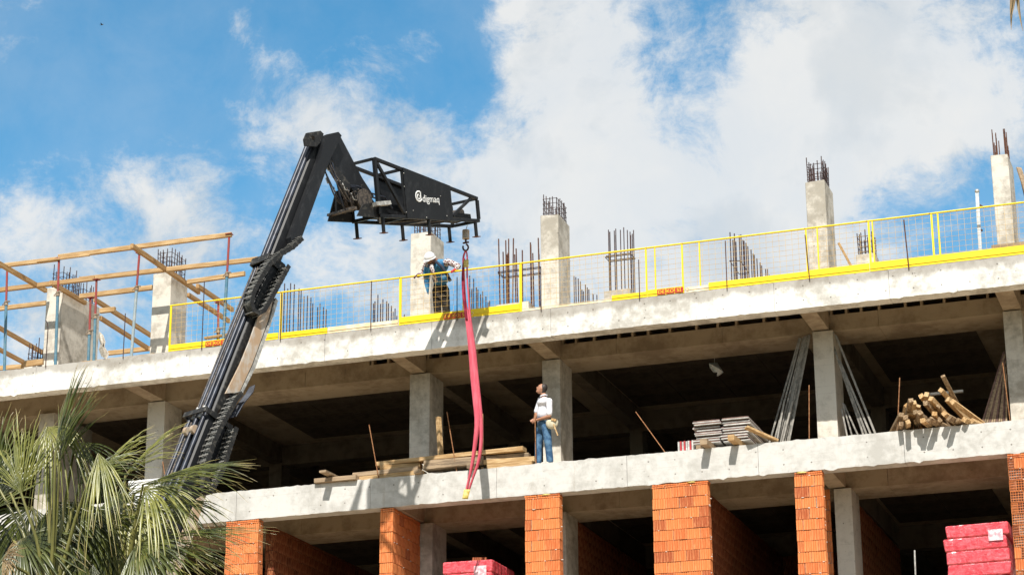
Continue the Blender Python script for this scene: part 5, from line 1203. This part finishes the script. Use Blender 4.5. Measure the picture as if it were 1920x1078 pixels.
def palm(crown_px, y, label, fronds, base_seed, trunk_top=None):
    rq = random.Random(base_seed)
    fronds = list(fronds)
    for q in range(14):
        hx = crown_px[0] + rq.uniform(-110, 90); hy = rq.uniform(930, 1060)
        fronds.append((hx, hy, rq.uniform(.2, .9), rq.uniform(-60, 60), rq.uniform(60, 130), rq.uniform(-.1, .3), rq.uniform(1.0, 1.3), rq.uniform(45, 75), 34, rq.uniform(.5, 1.1), 'leaf', (rq.uniform(-.3, .3), -1, rq.uniform(.1, .5))))
    C_ = at(*crown_px, y); root = empty('palm_tree', (C_.x, C_.y, 0)); tag(root, label, 'palm tree', 'fan palms in the foreground')
    tz = C_.z - .2; pts = [(C_.x + .03 * math.sin(k), C_.y, tz * k / 12) for k in range(13)]
    mb = MB(); ring = []; rs = []
    for k in range(49): ring.append((C_.x, C_.y, tz * k / 48)); rs.append((.24 if k % 2 else .215) + .05 * math.exp(-k / 4))
    mb.tube(ring, rs, 14); mb.build('trunk', M['trunk'], root)
    MB().ball(C_ - V((0, 0, .25)), (.3, .3, .35), 12, 8).build('leaf_base_crown', M['trunk'], root)
    for i, (px, py, dy, dx_px, dy_px, dd, R, spread, n, droop, mat, nrm_) in enumerate(fronds):
        hub = at(px, py, y + dy); tip = at(px + dx_px, py + dy_px, y + dy + dd); d = (tip - hub)
        frond(root, hub, d, nrm_, R, spread, n, droop, mat, base_seed + i, stalk=C_ - V((0, 0, .1)))
    return root
vw = -FX
# hub px, hub py, depth offset, direction in px, depth change, radius, spread, leaflets, droop, material, normal
palm((95, 1130), -21.5, 'large fan palm at the lower left corner with drooping pale leaves', [
    (40, 925, -.3, 4, -150, .2, 1.08, 48, 40, .16, 'leaf_l', (-.2, -1, .35)),
    (-10, 900, .1, 20, -150, .2, 1.0, 50, 34, .2, 'leaf', (-.1, -1, .3)),
    (20, 925, .3, -60, -90, .2, 1.0, 80, 40, .5, 'leaf', (.3, -1, .3)),
    (104, 848, -.3, 66, -150, .2, 1.15, 25, 20, .10, 'leaf', (-.3, -1, .3)),
    (112, 862, -.2, 62, -120, .2, 1.02, 28, 20, .15, 'leaf', (-.3, -1, .2)),
    (88, 800, .0, 30, 60, -.1, .85, 60, 30, 1.6, 'leaf_l', (0, -1, .6)),
    (150, 905, .3, 150, -62, .2, 1.02, 50, 42, .35, 'leaf', (-.2, -.8, .6)),
    (185, 850, -.1, 25, 120, -.2, 1.0, 30, 20, .7, 'leaf_l', (.2, -1, .4)),
    (140, 830, .2, 70, 60, -.1, .95, 34, 24, .9, 'leaf', (-.3, -1, .4)),
    (60, 950, .5, -40, 130, .1, 1.1, 75, 40, .9, 'leaf', (.3, -1, .2)),
    (100, 940, .3, 60, 120, .1, 1.2, 60, 40, .8, 'leaf', (.3, -1, .2)),
    (40, 1010, .0, 80, 90, -.2, 1.0, 80, 44, .6, 'leaf', (.1, -1, .5)),
    (5, 1050, -.5, 60, -20, -.2, .5, 70, 24, .6, 'leaf_dry', (.2, -1, .3)),
    (150, 960, .6, 20, 120, .1, 1.2, 60, 40, .8, 'leaf', (-.2, -1, .2)),
    (-20, 960, .8, -20, -120, .2, 1.2, 80, 40, .4, 'leaf', (.2, -1, .2))], 100)
palm((225, 1140), -20.8, 'fan palm with long leaves spreading right over the brick pier', [
    (268, 908, -.2, 200, -30, -.1, 1.62, 30, 36, .26, 'leaf', (-.1, -.6, .9)),
    (250, 925, .1, 180, -60, .1, 1.3, 30, 30, .35, 'leaf_l', (-.1, -.6, .9)),
    (272, 915, -.3, 85, 60, -.2, 1.0, 48, 28, .8, 'leaf_l', (.1, -.9, .6)),
    (235, 890, .15, 120, -95, .1, 1.05, 26, 24, .4, 'leaf_l', (-.2, -.8, .6)),
    (300, 940, .1, 150, 40, -.1, 1.1, 26, 22, .6, 'leaf', (-.1, -.8, .6)),
    (258, 1015, -.2, 220, 0, -.1, 1.75, 30, 40, .24, 'leaf', (-.1, -.6, .9)),
    (240, 1030, .1, 200, 30, .1, 1.5, 30, 34, .3, 'leaf_l', (-.1, -.6, .9)),
    (255, 1020, -.5, 90, 80, -.3, 1.0, 60, 34, .9, 'leaf', (.1, -.9, .5)),
    (208, 968, .2, 60, -70, .1, .75, 60, 30, .4, 'leaf', (-.3, -1, .4)),
    (205, 965, .0, 30, 110, .0, .8, 70, 32, .8, 'leaf_l', (-.1, -1, .4)),
    (195, 880, .4, 110, -90, .3, .9, 36, 28, .5, 'leaf_l', (-.3, -.8, .6)),
    (190, 1030, .2, -30, 110, .2, 1.1, 80, 42, .7, 'leaf', (.2, -1, .3)),
    (250, 1060, -.1, 60, 60, .0, 1.1, 70, 40, .8, 'leaf', (0, -1, .4)),
    (205, 930, .5, 50, 110, .0, 1.2, 62, 40, .9, 'leaf', (0, -1, .3)),
    (250, 960, .1, 70, 40, .0, .9, 70, 34, .9, 'leaf_l', (0, -.9, .6))], 200)
# dry leaf tip hanging into the picture at the top right, from a palm that stands beside the camera
r2 = empty('palm_tree', (at(2330, 900, -20).x, -20, 0)); tag(r2, 'palm of which only a brown dry leaf tip hangs in at the top right', 'palm tree')
cz = at(2330, -260, -20); MB().tube([(cz.x, -20, 0), (cz.x, -20, cz.z * .5), cz], [.28, .24, .2], 14).build('trunk', M['trunk'], r2)
for k in range(9):
    ang = k * .7; h = cz + V((math.cos(ang) * .9, math.sin(ang) * .5, .35 + .2 * math.sin(k))); frond(r2, h, h - cz, (0, -.5, 1), 1.0, 65, 34, .6, 'leaf', 300 + k, stalk=cz)
hub = at(1909, -112, -20); frond(r2, hub, (0, 0, -1), (0, -1, .1), 1.25, 14, 5, .05, 'leaf_dry', 330, stalk=cz)
hub = at(1903, -120, -20.1); frond(r2, hub, (.03, 0, -1), (0, -1, .1), 1.15, 12, 4, .05, 'leaf_dry', 331, stalk=cz)

# ------------------------------------------------------------------ bird
bp = at(191, 47, 30); bd = empty('bird', bp); tag(bd, 'tiny dark bird flying high in the blue sky at the upper left', 'bird')
B_ = MB(); B_.ball(bp, (.20, .08, .08), 12, 8); B_.ball(bp + V((.2, 0, .03)), (.07, .06, .06), 8, 6); B_.hexa([bp + V(v) for v in ((-.35, -.06, -.01), (-.15, -.03, -.01), (-.15, .03, -.01), (-.35, .06, -.01), (-.35, -.06, .01), (-.15, -.03, .02), (-.15, .03, .02), (-.35, .06, .01))]); B_.build('body', M['eye'], bd)
bd.scale = (.28, .28, .28)
for s in (-1, 1):
    MB().hexa([bp + V(v) for v in ((-.08, s * .05, .0), (.10, s * .05, .0), (.04, s * .32, .14), (-.10, s * .32, .14), (-.08, s * .05, .02), (.10, s * .05, .02), (.04, s * .32, .15), (-.10, s * .32, .15))]).build('wing', M['eye'], bd)
